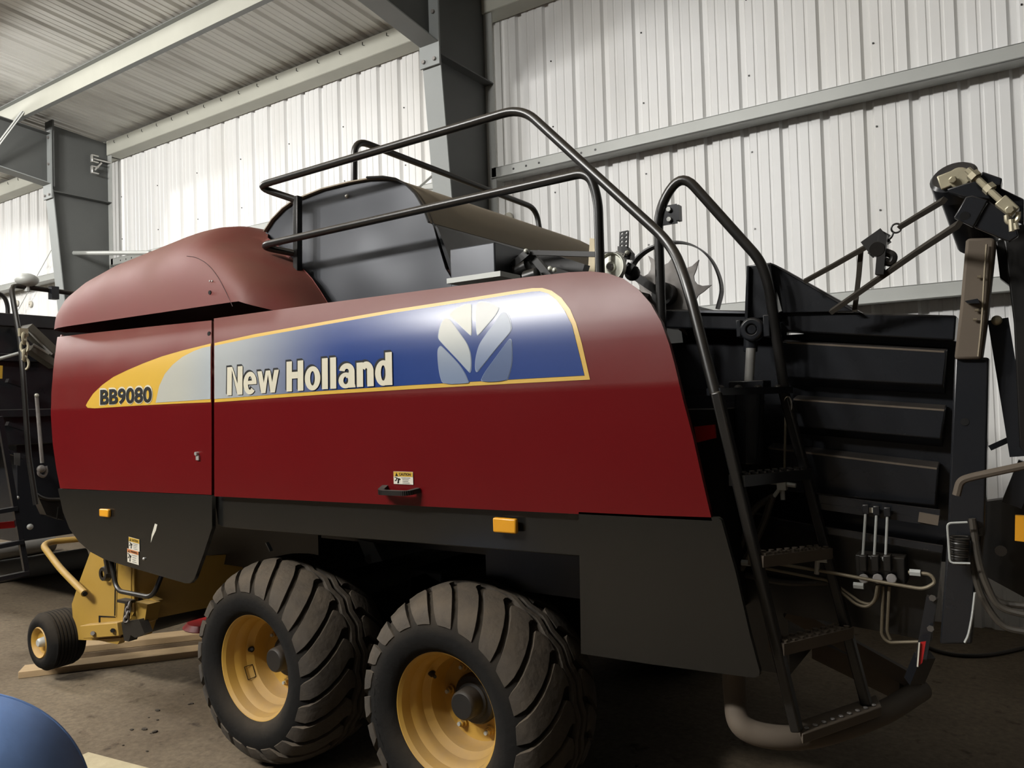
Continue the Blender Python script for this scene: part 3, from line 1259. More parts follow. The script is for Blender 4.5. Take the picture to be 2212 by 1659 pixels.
def make_wheel():
    c = V((0, 0, 0))
    w = thing('wheel', (-2.98, WHY, .468), None, None, parent=BAL)
    o = V((-2.98, WHY, .468))
    b = MB()
    b.lathe(tyre_profile(), o, n=96)
    b2 = MB()
    b2.lathe([(.318, -.2585), (.322, -.261), (.326, -.2585)], o, n=96)
    b.v += []
    ty = b.build('tyre', RUBBER, w, ang=50)
    b = MB()
    lug_mesh(b, o)
    b.build('tread', LUGR, w, ang=40, label='dusty chevron tread lugs')
    b = MB()
    ring_text(b, o, 'FLOTATION', .01, .345, .045, radians(238), -.2605)
    b.build('sidewall_lettering', RUBBER, w, merge=0)
    b = MB()
    pf = [(.246, -.205), (.248, -.214), (.243, -.221), (.236, -.218), (.226, -.205), (.2215, -.185), (.2185, -.165), (.207, -.150), (.203, -.135), (.201, -.11), (.190, -.09), (.182, -.078), (.179, -.05), (.177, -.02), (.170, -.006), (.155, -.004), (.075, -.002), (.02, -.002)]
    b.lathe(pf, o, n=72)
    b.lathe([(.246, .205), (.236, .21), (.222, .18), (.2, .1), (.178, .02)], o, n=48)
    b.build('rim', RIMY, w, ang=24, solid=.004, soff=-1)
    b = MB()
    b.lathe([(.0, -.112), (.048, -.112), (.055, -.106), (.057, -.095), (.059, -.05), (.070, -.046), (.072, -.038), (.092, -.034), (.100, -.022), (.100, .01)], o, n=32)
    b.build('hub', HUBM, w, ang=40)
    for k in range(6):
        t = 2 * pi * k / 6 + .35
        p = o + V((cos(t) * .132, -.004, sin(t) * .132))
        b = MB()
        b.cyl(p, p - V((0, .012, 0)), .021, 12)
        b.tube([p - V((0, .01, 0)), p - V((0, .026, 0))], .015, 6)
        b.cyl(p - V((0, .02, 0)), p - V((0, .036, 0)), .008, 8, mi=1)
        b.build('wheel_nut', [RIMY, GALV], w)
    p = o + V((-.19 * .98, -.09, .02))
    one('valve', HUBM, w, lambda b: (b.cyl(p, p + V((.03, -.02, .01)), .007, 8), b.cyl(p + V((-.01, .0, 0)), p + V((.006, 0, 0)), .014, 10)))
    return w


def copy_tree(o, parent=None):
    c = o.copy()
    COL.objects.link(c)
    c.parent = parent
    WLOC[c.name] = WLOC[o.name].copy()
    for ch in list(o.children):
        copy_tree(ch, c)
    return c


w1 = make_wheel()
w2 = copy_tree(w1, BAL)
b = MB()
qq = []
for a_, (r_, d_) in ((196, (.2015, -.128)), (214, (.2015, -.128)), (214, (.190, -.090)), (196, (.190, -.090))):
    a_ = radians(a_)
    qq.append(V((-2.98 + cos(a_) * (r_ - .001), WHY + d_, .468 + sin(a_) * (r_ - .001))))
for i in range(4):
    b.bar(qq[i], qq[(i + 1) % 4], .0022, .0022)
b.build('rim_label_outline', DBLACK, w1)
w2.location.x += 1.11
w2.rotation_euler.y = .42
for w in (w1, w2):
    c_ = copy_tree(w, BAL)
    c_.location.y = w.location.y + 2 * (YC - WHY)
    c_.rotation_euler.z = pi

# ---- knotter cover (rounded sheet-metal drum across the machine)
YD = 2.68
OUT = [Y(px, py, YD) for px, py in ((668, 700), (640, 640), (560, 600), (558, 540), (575, 500), (592, 474), (615, 450), (640, 432), (700, 408), (760, 393), (800, 386), (835, 384.5), (862, 389), (885, 401), (905, 421), (921, 448), (934, 482), (947, 530), (962, 580), (985, 618), (1000, 660))]
YE = 2 * YC - YD
b = MB()
b.prism(OUT, (0, .012, 0))
b.build('end_plate', COVER, BAL, label='dark dented end plate of the knotter cover')
b = MB()
top = OUT[4:17]
rows = []
for p in top:
    q = p - V((0, .02, 0))
    rows.append([q, V((q.x, (YD + YE) / 2, q.z)), V((q.x, YE, q.z))])
b.grid(rows)
b.build('knotter_cover', COVERTOP, BAL, solid=.006, soff=-1, ang=50, label='brown dust covered rounded knotter cover')
b = MB()
b.tube([p - V((0, .024, 0)) for p in OUT[10:17]], .006, 6)
b.build('cover_edge', BLACKM, BAL)
c = Y(750, 424, YD)
one('cover_bolt', CHROME, BAL, lambda b: b.ball(c, .011))
# lower back sheet hanging under the cover, right of the end plate
b = MB()
p0, p1 = Y(938, 484, YD), Y(990, 640, YD)
b.prism([p0, p1, V((p1.x + .03, YD, p1.z)), V((p0.x + .02, YD, p0.z - .02))], (0, YE - YD, 0))
b.build('cover_backing', BLACK, BAL)
# far end plate
b = MB()
b.prism([V((p.x, YE, p.z)) for p in OUT], (0, .012, 0))
b.build('end_plate', COVER, BAL)
# worn paint patch on the cover
b = MB()
pp = [Y(*q) for q in ((960, 455, 3.05), (1010, 470, 3.25), (1018, 480, 3.25), (968, 466, 3.05))]

# ---- boxes and linkage on top, behind the long panel
b = MB()
c0 = Y(1068, 610, 2.62)
c1 = Y(1068, 527, 2.62)
l0 = Y(972, 560, 2.62)
b.box(((l0.x + c1.x) / 2, 2.62 + .16, (c1.z + c0.z) / 2 - .02), (c1.x - l0.x, .32, c1.z - c0.z + .06))
b.build('tool_box', COVER, BAL, bevel=.006, label='dark sheet metal box beside the knotter cover')
b = MB()
d0, d1 = Y(985, 611, 2.45), Y(1100, 603, 2.45)
b.box(((d0.x + d1.x) / 2, 2.46, d0.z), (d1.x - d0.x, .14, .02))
b.build('top_plate', GALV, BAL)
b = MB()
b.tube([Y(1148, 546, 2.75), Y(1340, 551, 2.70)], .014, 4)
b.build('trip_arm', BLACKM, BAL)
b = MB()
b.bar(Y(1112, 575, 2.75), Y(1146, 545, 2.75), .045, .03)
b.bar(Y(1150, 552, 2.77), Y(1190, 600, 2.77), .03, .03)
b.box(Y(1125, 590, 2.9), (.16, .2, .12))
b.cyl(Y(1115, 588, 2.75), Y(1140, 575, 2.75), .03, 12)
b.cyl(Y(1135, 600, 2.72), Y(1160, 592, 2.72), .028, 12)
b.bar(Y(1165, 553, 2.9), Y(1265, 585, 2.9), .05, .05)
b.build('knotter_linkage', BLACKM, BAL)
for q in ((1136, 542), (1188, 580), (1198, 583)):
    one('linkage_bolt', ZINC, BAL, lambda b: b.ball(Y(*q, 2.72), .010))
# perforated adjusting plate
y_ = 2.62
corners = [Y(*q, y_) for q in ((1338, 501), (1357, 497), (1356, 535), (1337, 535))]


def plate_with_holes(b, q00, q10, q11, q01, nx, ny, th, rr):
    q00, q10, q11, q01 = map(V, (q00, q10, q11, q01))

    def at(u, v):
        return (q00 * (1 - u) + q10 * u) * (1 - v) + (q01 * (1 - u) + q11 * u) * v
    for i in range(nx):
        for j in range(ny):
            u0, u1, v0, v1 = i / nx, (i + 1) / nx, j / ny, (j + 1) / ny
            ring, sq = [], []
            for k in range(16):
                t = 2 * pi * k / 16
                cx, cy = cos(t), sin(t)
                m_ = max(abs(cx), abs(cy))
                sq.append((u0 + (u1 - u0) * (.5 + .5 * cx / m_), v0 + (v1 - v0) * (.5 + .5 * cy / m_)))
                ring.append((u0 + (u1 - u0) * (.5 + rr * cx), v0 + (v1 - v0) * (.5 + rr * cy)))
            vs = [at(*p) for p in sq] + [at(*p) for p in ring]
            vs += [p + V((0, th, 0)) for p in vs]
            fs = []
            for k in range(16):
                n = (k + 1) % 16
                fs += [(k, n, 16 + n, 16 + k), (32 + n, 32 + k, 48 + k, 48 + n), (16 + k, 16 + n, 48 + n, 48 + k)]
            b.add(vs, fs)


b = MB()
plate_with_holes(b, *corners, 2, 4, .008, .28)
q_ = [Y(*q, y_) for q in ((1336, 560), (1352, 560), (1344, 600), (1332, 600))]
plate_with_holes(b, *q_, 1, 3, .008, .28)
pl = [Y(*q, y_ - .005) for q in ((1334, 532), (1352, 532), (1364, 546), (1364, 561), (1334, 556))]
b.prism(pl, (0, .03, 0))
b.build('adjusting_plate', BLACKM, BAL)
one('retaining_clip', CHROME, BAL, lambda b: b.tube([Y(*q, y_ - .02) for q in ((1331, 543), (1345, 549), (1350, 548), (1347, 555), (1343, 550), (1331, 544))], .0028, 6))
one('linkage_bolt', ZINC, BAL, lambda b: b.ball(Y(1355, 546, y_ - .01), .010))
pc = Y(1321, 577, 2.55)
b = MB()
b.lathe([(.0, -.012), (.018, -.012), (.020, -.004), (.045, -.002), (.050, -.012), (.053, -.012), (.054, .012), (.02, .014)], pc, n=32)
b.cyl(pc - V((0, .02, 0)), pc + V((0, .1, 0)), .012, 8, mi=1)
b.build('pulley', [ZINC, RUST], BAL, label='pale zinc pulley')
b = MB()
b.bar(Y(1356, 592, 2.66), Y(1368, 572, 2.66), .04, .03)
b.ball(Y(1366, 590, 2.68), .03)
b.build('metering_arm_hub', BLACKM, BAL)
# star wheel that measures the bale length, with its guard hoop
sc_ = Y(1441, 637, 2.85)
b = MB()
rim_ = []
NT = 10
for k in range(NT):
    a = 2 * pi * k / NT + .06
    for u, r in ((0, .180), (.12, .146), (.28, .126), (.5, .120), (.72, .126), (.88, .148)):
        t = a + 2 * pi / NT * u + (.05 if u == 0 else 0)
        rim_.append(sc_ + V((cos(t) * r, 0, sin(t) * r)))
b.prism(rim_, (0, .008, 0))
b.build('star_wheel', RUST, BAL, label='worn steel star wheel with pointed teeth')
b = MB()
b.cyl(sc_ - V((0, .05, 0)), sc_ + V((0, .05, 0)), .045, 14)
b.bar(Y(1366, 592, 2.78), sc_ - V((0, .06, 0)), .035, .03)
b.build('star_wheel_arm', BLACKM, BAL)
one('linkage_bolt', ZINC, BAL, lambda b: b.ball(sc_ + V((0, -.055, .012)), .012))
hp = spline([Y(*q, 2.86) for q in ((1362, 585), (1374, 562), (1398, 541), (1430, 528), (1470, 524), (1505, 534), (1534, 558), (1552, 592), (1559, 628), (1550, 668))], 6)
b = MB()
for i in range(len(hp) - 1):
    b.bar(hp[i], hp[i + 1], .04, .006, up=(hp[i] - sc_))
b.build('guard_hoop', BLACKM, BAL)

# ---- handrails
RR = .0175
YR = 2.5
YP = 2.60


def rail(name, path, r=RR, fr=.09, label=None):
    b = MB()
    b.tube(fillet(path, fr, 7), r, 14)
    return b.build(name, TUBEM, BAL, label=label)


post_t, post_b = Y(643, 424, YP), Y(643, 640, YP)
b = MB()
b.bar(post_b, post_t, .034, .034, up=(0, 1, 0))
b.build('rail_post', TUBEM, BAL, bevel=.004)
rail('handrail', [Y(640, 432, YP), Y(553, 403, YR), Y(1128, 233, YR), Y(1452, 530, 2.42), Y(1484, 612, 2.36), Y(1545, 850, 2.30)], label='top handrail running down to the ladder')
rail('handrail', [Y(640, 548, YP), Y(558, 532, YR), Y(1272, 371, YR), Y(1292, 430, YR), Y(1298, 640, YR)], label='lower handrail')
rail('handrail', [Y(1430, 720, 2.62), Y(1421, 452, 2.62), Y(1472, 372, 2.62), Y(1642, 562, 2.65), Y(1660, 612, 2.66), Y(1695, 848, 2.70)], fr=.11, label='ladder handrail')
rail('handrail', [Y(765, 400, 2.80), Y(765, 300, 2.80), Y(1158, 450, 4.25), Y(1171, 530, 4.25)], label='far handrail across the platform')
b = MB()
bc = Y(1447, 464, 2.62)
b.box(bc, (.055, .006, .07))
b.box(bc + V((.034, 0, 0)), (.012, .03, .055))
b.build('rail_bracket', BLACK, BAL)
for dz in (-.018, .018):
    one('bracket_bolt', GALV, BAL, lambda b: b.tube([bc + V((.0, -.004, dz)), bc + V((0, -.014, dz))], .009, 6))

# ---- ladder, turned a little towards the rear corner
TL, TR = Y(1548, 846, 2.30), Y(1692, 842, 2.70)
BL, BR = Z(1722, 1578, .655), Z(1872, 1522, .655)
TR.z = TL.z


def bl(a, c, t):
    return a * (1 - t) + c * t


for s_, (a, c) in enumerate(((TL, BL), (TR, BR))):
    b = MB()
    b.bar(a, c, .03, .042, up=(0, 1, 0))
    b.build('ladder_stringer', TUBEM, BAL, bevel=.006)


def step(pl_, pr_, i):
    dirv = (pr_ - pl_).normalized()
    out = dirv.cross(V((0, 0, 1))).normalized()
    if out.x < 0:
        out = -out
    b = MB()
    n = 9
    L_ = (pr_ - pl_).length
    b.bar(pl_ - V((0, 0, .018)), pr_ - V((0, 0, .018)), .055, .034)
    for k in range(n):
        u = (k + .5) / n
        q = bl(pl_, pr_, u)
        for s2 in (-1, 1):
            b.cyl(q + out * (.016 * s2) - V((0, 0, .002)), q + out * (.016 * s2) + V((0, 0, .006)), .009, 8)
    return b.build('ladder_step', BROWNDUST if i else TUBEM, BAL)


for i, (l, r) in enumerate((((1590, 1026), (1737, 1011)), ((1641, 1196), (1781, 1181)), ((1681, 1386), (1826, 1352)))):
    def on(a, c, q):
        # point of the stringer nearest to the viewing ray
        best = min(range(401), key=lambda k: (lambda p: (p - CC).normalized().cross(ray(*q).normalized()).length)(bl(a, c, k / 400)))
        return bl(a, c, best / 400)
    step(on(TL, BL, l), on(TR, BR, r), i)
# top plate of the ladder
b = MB()
a_ = Y(1478, 852, 2.36)
b.bar(TL + V((-.01, 0, .0)), TR + V((.01, 0, 0)), .05, .022)
b.bar(V((a_.x, 2.40, TL.z)), TL + V((0, .05, 0)), .04, .02)
b.bar(V((a_.x, 2.75, TL.z)), TR + V((0, .0, 0)), .04, .02)
b.build('ladder_top_bracket', BLACK, BAL)
for u in (.05, .3, .6, .92):
    q = bl(TL, TR, u)
    one('bracket_bolt', BLACKM, BAL, lambda b: b.ball(q + V((0, 0, .012)), .013, (1, 1, .6)))
one('pull_ring', CHROME, BAL, lambda b: b.tube([TR + V((.018, -.02, -.05)) + V((cos(t) * .012, 0, sin(t) * .028)) for t in [2 * pi * k / 20 for k in range(20)]], .003, 6, closed=True))

# ---- bent step tube below and its tread
t0 = Y(1582, 1440, 2.42)
zt_ = .615
pth = [t0 + V((0, .02, .14)), Z(1588, 1500, .70), Z(1612, 1575, zt_), Z(1740, 1592, zt_ - .02), Z(1895, 1545, zt_ - .02), Z(1990, 1490, zt_ - .02)]
b = MB()
b.tube(spline(pth, 10), .036, 16)
b.build('step_tube', BROWNDUST, BAL, label='dusty bent step tube')
sa, sb_ = Z(1722, 1558, .655), Z(1893, 1500, .655)
sc2, sd = Z(1733, 1586, .655), Z(1905, 1526, .655)
b = MB()
b.prism([sa, sb_, sd, sc2], (0, 0, -.03))
for k in range(9):
    q = bl(bl(sa, sc2, .75), bl(sb_, sd, .75), (k + .6) / 9.5)
    b.cyl(q, q + V((0, 0, .006)), .008, 8, mi=1)
b.build('step_tread', [BROWNDUST, RUST], BAL, bevel=.004)
# arms carrying the step, running back under the chamber
b = MB()
b.bar(Z(1985, 1478, .62), Z(1700, 1318, .86) + V((0, 0, 0)), .05, .05)
b.bar(Z(1950, 1490, .60), Z(1760, 1400, .62), .03, .08)
b.build('step_arm', BROWNDUST, BAL)
b = MB()
b.bar(Y(1660, 1280, 2.95), Y(1800, 1370, 2.95), .05, .03)
b.build('lower_brace', BLACK, BAL)

# ---- bale chamber: ribbed black side, top beam, density cylinder, tower
YS = 2.86
xr = Y(2065, 700, YS).x
xl = -1.75
za, zb_ = Y(2065, 680, YS).z, Y(2000, 1360, YS).z
b = MB()
b.box(((xl + xr) / 2, YC, (za + zb_) / 2 + .1), (xr - xl, 2 * (YC - YS) - .02, za - zb_ - .25))
b.build('bale_chamber', BLACK, BAL)
b = MB()
b.prism([Y(*q, YS - .09) for q in ((1432, 668), (1700, 672), (2066, 681), (2062, 736), (1700, 716), (1432, 708))], (0, .11, 0))
b.build('chamber_top_beam', BLACK, BAL, bevel=.006)
b = MB()
b.prism([Y(*q, YS - .11) for q in ((1500, 670), (1612, 673), (1612, 677), (1500, 675))], (0, .10, 0))
b.build('beam_flange', COVER, BAL)
xa = Y(1690, 800, YS - .07).x
xb = Y(2040, 800, YS - .07).x


def rib(q4, dep=.07):
    o_ = [Y(px, py, YS - dep) for px, py in q4]
    n_ = [V((p.x, YS, p.z + dz)) for p, dz in zip(o_, (.012, .012, -.03, -.03))]
    b = MB()
    b.add(o_ + n_, [(0, 1, 2, 3), (0, 4, 5, 1), (3, 2, 6, 7), (0, 3, 7, 4), (1, 5, 6, 2)])
    b.build('chamber_rib', BLACK, BAL, bevel=.004)


rib(((1688, 737), (2045, 757), (2037, 832), (1690, 813)))
rib(((1712, 861), (2042, 884), (2032, 948), (1712, 920)))
rib(((1658, 966), (2027, 1010), (2020, 1092), (1668, 1058)))
for a_, c_ in (((1700, 740), (2040, 760)), ((1716, 863), (2040, 886)), ((1662, 968), (2024, 1012))):
    one('rib_dust', BROWNDUST, BAL, lambda b: b.bar(Y(*a_, YS - .065), Y(*c_, YS - .065), .006, .012, up=(0, 1, 0)))
# tower in front of the chamber roof
b = MB()
ty_ = YS - .12
b.prism([Y(*q, ty_) for q in ((1612, 574), (1664, 569), (1680, 684), (1608, 690))], (0, .03, 0))
b.prism([Y(*q, ty_ - .02) for q in ((1612, 574), (1618, 574), (1616, 690), (1608, 690))], (0, .10, 0))
b.prism([Y(*q, ty_ - .02) for q in ((1656, 570), (1664, 569), (1680, 684), (1672, 684))], (0, .10, 0))
b.prism([Y(*q, ty_ + .01) for q in ((1662, 570), (1672, 572), (1850, 672), (1690, 676))], (0, .02, 0))
b.prism([Y(*q, ty_) for q in ((1664, 569), (1674, 571), (1862, 676), (1846, 676))], (0, .16, 0))
b.build('density_tower', BLACK, BAL, bevel=.003)
cy_ = YS - .16
b = MB()
ec = Y(1626, 712, cy_ - .02)
b.lathe([(.019, -.02), (.036, -.02), (.041, -.012), (.041, .012), (.036, .02), (.019, .02)], ec, n=28, closed=True)
b.cyl(ec - V((0, .014, 0)), ec + V((0, .1, 0)), .017, 14)
b.box(ec + V((.052, .02, .008)), (.022, .08, .075))
b.box(ec + V((-.050, .03, .008)), (.016, .06, .06))
b.cyl(Y(1622, 728, cy_), Y(1621, 760, cy_), .024, 14)
b.box(Y(1620, 832, cy_), (.12, .10, .03))
b.cyl(Y(1620, 832, cy_), Y(1616, 1000, cy_), .05, 18)
b.build('density_cylinder', BLACK, BAL, bevel=.003)
one('cylinder_rod', CHROME, BAL, lambda b: b.cyl(Y(1622, 752, cy_ - .03), Y(1618, 826, cy_ - .03), .0165, 18), label='chrome cylinder rod')
# wall plates left of the ladder and label, red strip
b = MB()
b.prism([Y(*q, 2.92) for q in ((1470, 700), (1700, 700), (1690, 1240), (1545, 1240))], (0, .03, 0))
b.build('chamber_side_plate', BLACKM, BAL)
b = MB()
b.prism([Y(*q, 2.40) for q in ((1499, 922), (1543, 917), (1546, 946), (1505, 956))], (0, .01, 0))
b.build('red_reflector_strip', REDTRIM, BAL, label='red reflector strip')
b = MB()
for q in (((1618, 936), (1650, 934)), ((1650, 934), (1650, 980)), ((1650, 980), (1618, 980)), ((1618, 980), (1618, 936)), ((1622, 944), (1640, 942)), ((1624, 958), (1646, 952)), ((1624, 970), (1640, 962))):
    b.bar(Y(*q[0], 2.90), Y(*q[1], 2.90), .003, .003)
b.build('notice_label', LABELG, BAL)
# lower frame plate with valve block, levers, pipes
YV = 2.70
b = MB()
b.prism([Y(*q, YV + .06) for q in ((1545, 1090), (1700, 1128), (2035, 1186), (2012, 1385), (1720, 1330), (1545, 1290))], (0, .04, 0))  # left end drawn out to darken the space behind the ladder
b.build('valve_plate', BLACKM, BAL)
b = MB()
b.bar(Y(1768, 1078, YV), Y(2030, 1112, YV), .016, .03)
b.bar(Y(1768, 1092, YV), Y(2020, 1128, YV), .02, .02)
b.bar(Y(1680, 1128, YV), Y(2036, 1186, YV), .02, .02)
b.build('guide_rail', BLACK, BAL)
one('rail_end', BROWNDUST, BAL, lambda b: b.bar(Y(1985, 1116, YV - .01), Y(2028, 1124, YV - .01), .02, .03), label='rusty rail end')
b = MB()
v0, v1 = Y(1850, 1195, YV), Y(1958, 1262, YV)
b.box(((v0.x + v1.x) / 2, YV + .02, (v0.z + v1.z) / 2), (v1.x - v0.x, .09, v0.z - v1.z))
for k in range(3):
    q = Y(1866 + 26 * k, 1215, YV - .03)
    b.box(q, (.022, .04, .05))
    b.cyl(Y(1866 + 30 * k, 1250, YV - .03), Y(1866 + 30 * k, 1250, YV - .05), .016, 8, mi=1)
b.build('valve_block', [BLACKM, RUST], BAL, bevel=.003)
for k in range(3):
    a, c = Y(1870 + 23.5 * k, 1104 + 3 * k, YV - .03), Y(1864 + 24.5 * k, 1200 + 2 * k, YV - .03)
    lv = one('valve_lever', GALV, BAL, lambda b: (b.cyl(a, c, .0042, 8), b.tube([c + V((cos(t) * .008, 0, sin(t) * .008 - .006)) for t in [2 * pi * j / 12 for j in range(12)]], .003, 6, closed=True)))
    one('lever_knob', BLACK, lv, lambda b: b.box(a + V((0, 0, .006)), (.02, .012, .03)), bevel=.003)
one('tag', WHITE, BAL, lambda b: b.box(Y(1882, 1102, YV - .02), (.014, .004, .016)))


def line(name, pts, y, r, mat, fr=.03):
    b = MB()
    b.tube(fillet([Y(px, py, y) for px, py in pts], fr, 6), r, 8)
    b.build(name, mat, BAL)


line('hydraulic_pipe', [(1644, 1212), (1780, 1234), (1930, 1262), (1996, 1273), (2022, 1258), (2010, 1240), (1962, 1236)], YV - .05, .0055, PIPEM, .03)
line('hydraulic_pipe', [(1640, 1225), (1770, 1250), (1785, 1252), (1850, 1306), (1872, 1312), (1890, 1298), (1896, 1262)], YV - .03, .005, PIPEM, .03)
line('hydraulic_pipe', [(1785, 1248), (1860, 1302), (1884, 1306), (1896, 1288), (1898, 1262)], YV - .02, .005, PIPEM, .03)
line('hydraulic_pipe', [(1908, 1266), (1904, 1372), (1918, 1388), (1990, 1386)], YV - .01, .005, PIPEM, .02)
line('hydraulic_pipe', [(1921, 1266), (1916, 1365), (1924, 1382)], YV - .01, .005, PIPEM, .02)
for q in ((1965, 1236), (1766, 1208), (1744, 1200), (1844, 1264), (1602, 1215)):
    p = Y(*q, YV - .05)
    one('pipe_fitting', GALV, BAL, lambda b: b.tube([p, p + V((.03, 0, 0))], .011, 6))
one('pipe_elbow', GALV, BAL, lambda b: b.cyl(Y(1766, 1205, YV - .05), Y(1764, 1240, YV - .05), .008, 8))
b = MB()
fp = Y(1690, 1048, 2.72)
b.box(fp, (.03, .03, .032))
b.cyl(fp + V((0, 0, -.05)), fp + V((0, 0, .04)), .008, 8)
b.cyl(fp + V((-.06, 0, .012)), fp + V((.045, 0, 0)), .008, 8)
b.cyl(fp + V((-.03, 0, -.04)), fp, .007, 8)
b.build('pipe_tee', GALV, BAL)
line('hydraulic_pipe', [(1694, 1030), (1697, 900), (1699, 880)], 2.75, .004, PIPEM)
line('hydraulic_hose', [(1672, 1072), (1640, 1088), (1618, 1115), (1605, 1180), (1560, 1220)], 2.72, .012, HOSE, .06)
line('hydraulic_hose', [(1668, 1075), (1650, 1130), (1632, 1170), (1600, 1230)], 2.70, .012, HOSE, .06)
line('hydraulic_hose', [(1600, 1240), (1700, 1262), (1790, 1258)], 2.74, .010, HOSE, .06)
# reflector plate at the step corner
b = MB()
b.prism([Y(*q, 2.55) for q in ((1988, 1388), (2000, 1386), (1992, 1432), (1983, 1440))], (0, .006, 0))
b.build('red_reflector_strip', REDTRIM, BAL)
one('reflector_edge', WHITE, BAL, lambda b: b.bar(Y(1986, 1388, 2.545), Y(1982, 1440, 2.545), .005, .004))
b = MB()
b.bar(Y(1990, 1420, 2.62), Y(2014, 1290, 2.62), .03, .03)
b.bar(Y(1975, 1470, 2.66), Y(1998, 1415, 2.62), .05, .03)
b.build('step_hanger', BLACK, BAL)
for q in ((2014, 1292), (2010, 1358)):
    one('frame_bolt', BOLT, BAL, lambda b: b.tube([Y(*q, 2.60), Y(*q, 2.585)], .010, 6))

# ---- rear upright with the folded bale chute
YU = 2.52


def poly(pts, y):
    return [Y(px, py, y) for px, py in pts]


b = MB()
b.prism(poly(((2062, 772), (2136, 772), (2128, 1160), (2046, 1160)), YU), (0, .10, 0))
b.prism(poly(((2046, 1160), (2112, 1160), (2100, 1392), (2030, 1392)), YU + .02), (0, .08, 0))
b.build('rear_upright', BLACK, BAL, bevel=.006)
one('bolt_hole', DBLACK, BAL, lambda b: b.cyl(Y(2084, 911, YU - .002), Y(2084, 911, YU + .02), .011, 14))
b = MB()
b.prism(poly(((2090, 514), (2146, 513), (2150, 520), (2132, 690), (2120, 776), (2061, 776), (2074, 660), (2086, 520)), YU - .02), (0, .12, 0))
b.build('chute_arm', BROWNDUST, BAL, bevel=.008, label='brown dusted chute arm')
b = MB()
b.tube(spline([Y(*q, YU - .03) for q in ((2131, 528), (2126, 600), (2121, 690), (2113, 770))], 5), .003, 6)
for q in ((2119, 598), (2114, 670), (2110, 690)):
    b.cyl(Y(*q, YU - .03), Y(q[0] - 8, q[1], YU - .03), .004, 6)
b.build('arm_wire', PIPEM, BAL)
b = MB()
b.prism(poly(((2084, 650), (2112, 645), (2116, 655), (2090, 655)), YU - .05), (0, .04, 0))
b.build('arm_lug', BLACK, BAL)
# chute roller
ra = Y(2056, 388, 2.42)
rb_ = ra + V((.0, .95, 0))
d_ = (Y(2126, 520, 2.72) - ra).normalized()
b = MB()
b.cyl(Y(2068, 392, 2.50), Y(2112, 520, 2.68), .056, 24)
b.build('chute_roller', BLACK, BAL)
b = MB()
cz = Y(2062, 390, 2.46)
axd = (Y(2112, 520, 2.68) - Y(2068, 392, 2.50)).normalized()
b.lathe([(.0, -.02), (.052, -.02), (.060, -.012), (.060, .035), (.056, .035)], cz, axis=axd, n=24)
b.build('roller_end', BLACK, BAL)
b = MB()
b.box(Y(2052, 387, 2.41), (.055, .012, .04), Matrix.Rotation(-.25, 3, 'Y'))
b.lathe([(.0, -.006), (.028, -.006), (.028, .006)], Y(2072, 384, 2.41), n=20)
b.tube([Y(2058, 388, 2.40), Y(2058, 388, 2.385)], .011, 6)
b.build('roller_bearing_plate', BRASS, BAL, bevel=.003, label='yellow zinc bearing plate')
# bracket plates of the chute hinge
b = MB()
b.prism(poly(((2045, 408), (2100, 392), (2112, 384), (2128, 400), (2140, 430), (2080, 425), (2050, 415)), 2.38), (0, .03, 0))
b.prism(poly(((2086, 425), (2100, 422), (2134, 432), (2102, 491), (2060, 470)), 2.36), (0, .015, 0))
b.prism(poly(((2136, 434), (2190, 470), (2200, 510), (2180, 522), (2104, 490)), 2.37), (0, .02, 0))
b.prism(poly(((2122, 370), (2165, 385), (2162, 400), (2150, 400), (2112, 390)), 2.36), (0, .06, 0))
b.prism(poly(((2100, 400), (2130, 384), (2150, 400), (2212, 430), (2212, 480), (2150, 450)), 2.42), (0, .05, 0))
b.build('chute_bracket', BLACK, BAL, bevel=.003)
one('bolt_hole', DBLACK, BAL, lambda b: b.cyl(Y(2084, 467, 2.358), Y(2084, 467, 2.37), .012, 14))
b = MB()
b.cyl(Y(2090, 366, 2.35), Y(2182, 452, 2.33), .0085, 10)
for q in ((2104, 380), (2137, 407)):
    d2 = (Y(2182, 452, 2.33) - Y(2090, 366, 2.35)).normalized()
    p = Y(*q, 2.345)
    b.tube([p - d2 * .008, p + d2 * .008], .016, 6)
b.build('adjuster_bolt', BRASS, BAL, label='yellow zinc adjuster bolt')
b = MB()
b.prism(poly(((2172, 420), (2203, 448), (2184, 468), (2148, 440)), 2.32), (0, .035, 0))
b.tube([Y(2181, 453, 2.32), Y(2181, 453, 2.305)], .012, 6)
b.build('clevis', BRASS, BAL, bevel=.003, label='yellow zinc clevis')
b = MB()
sh = [Y(*q, 2.325) for q in ((2174, 465), (2176, 478), (2186, 482), (2198, 474), (2200, 458))]
b.tube(spline(sh, 4), .006, 8)
for q in (((2184, 474), (2186, 500)), ((2193, 482), (2196, 496))):
    b.cyl(Y(*q[0], 2.32), Y(*q[1], 2.32), .0065, 8)
b.build('shackle', BRASS, BAL)
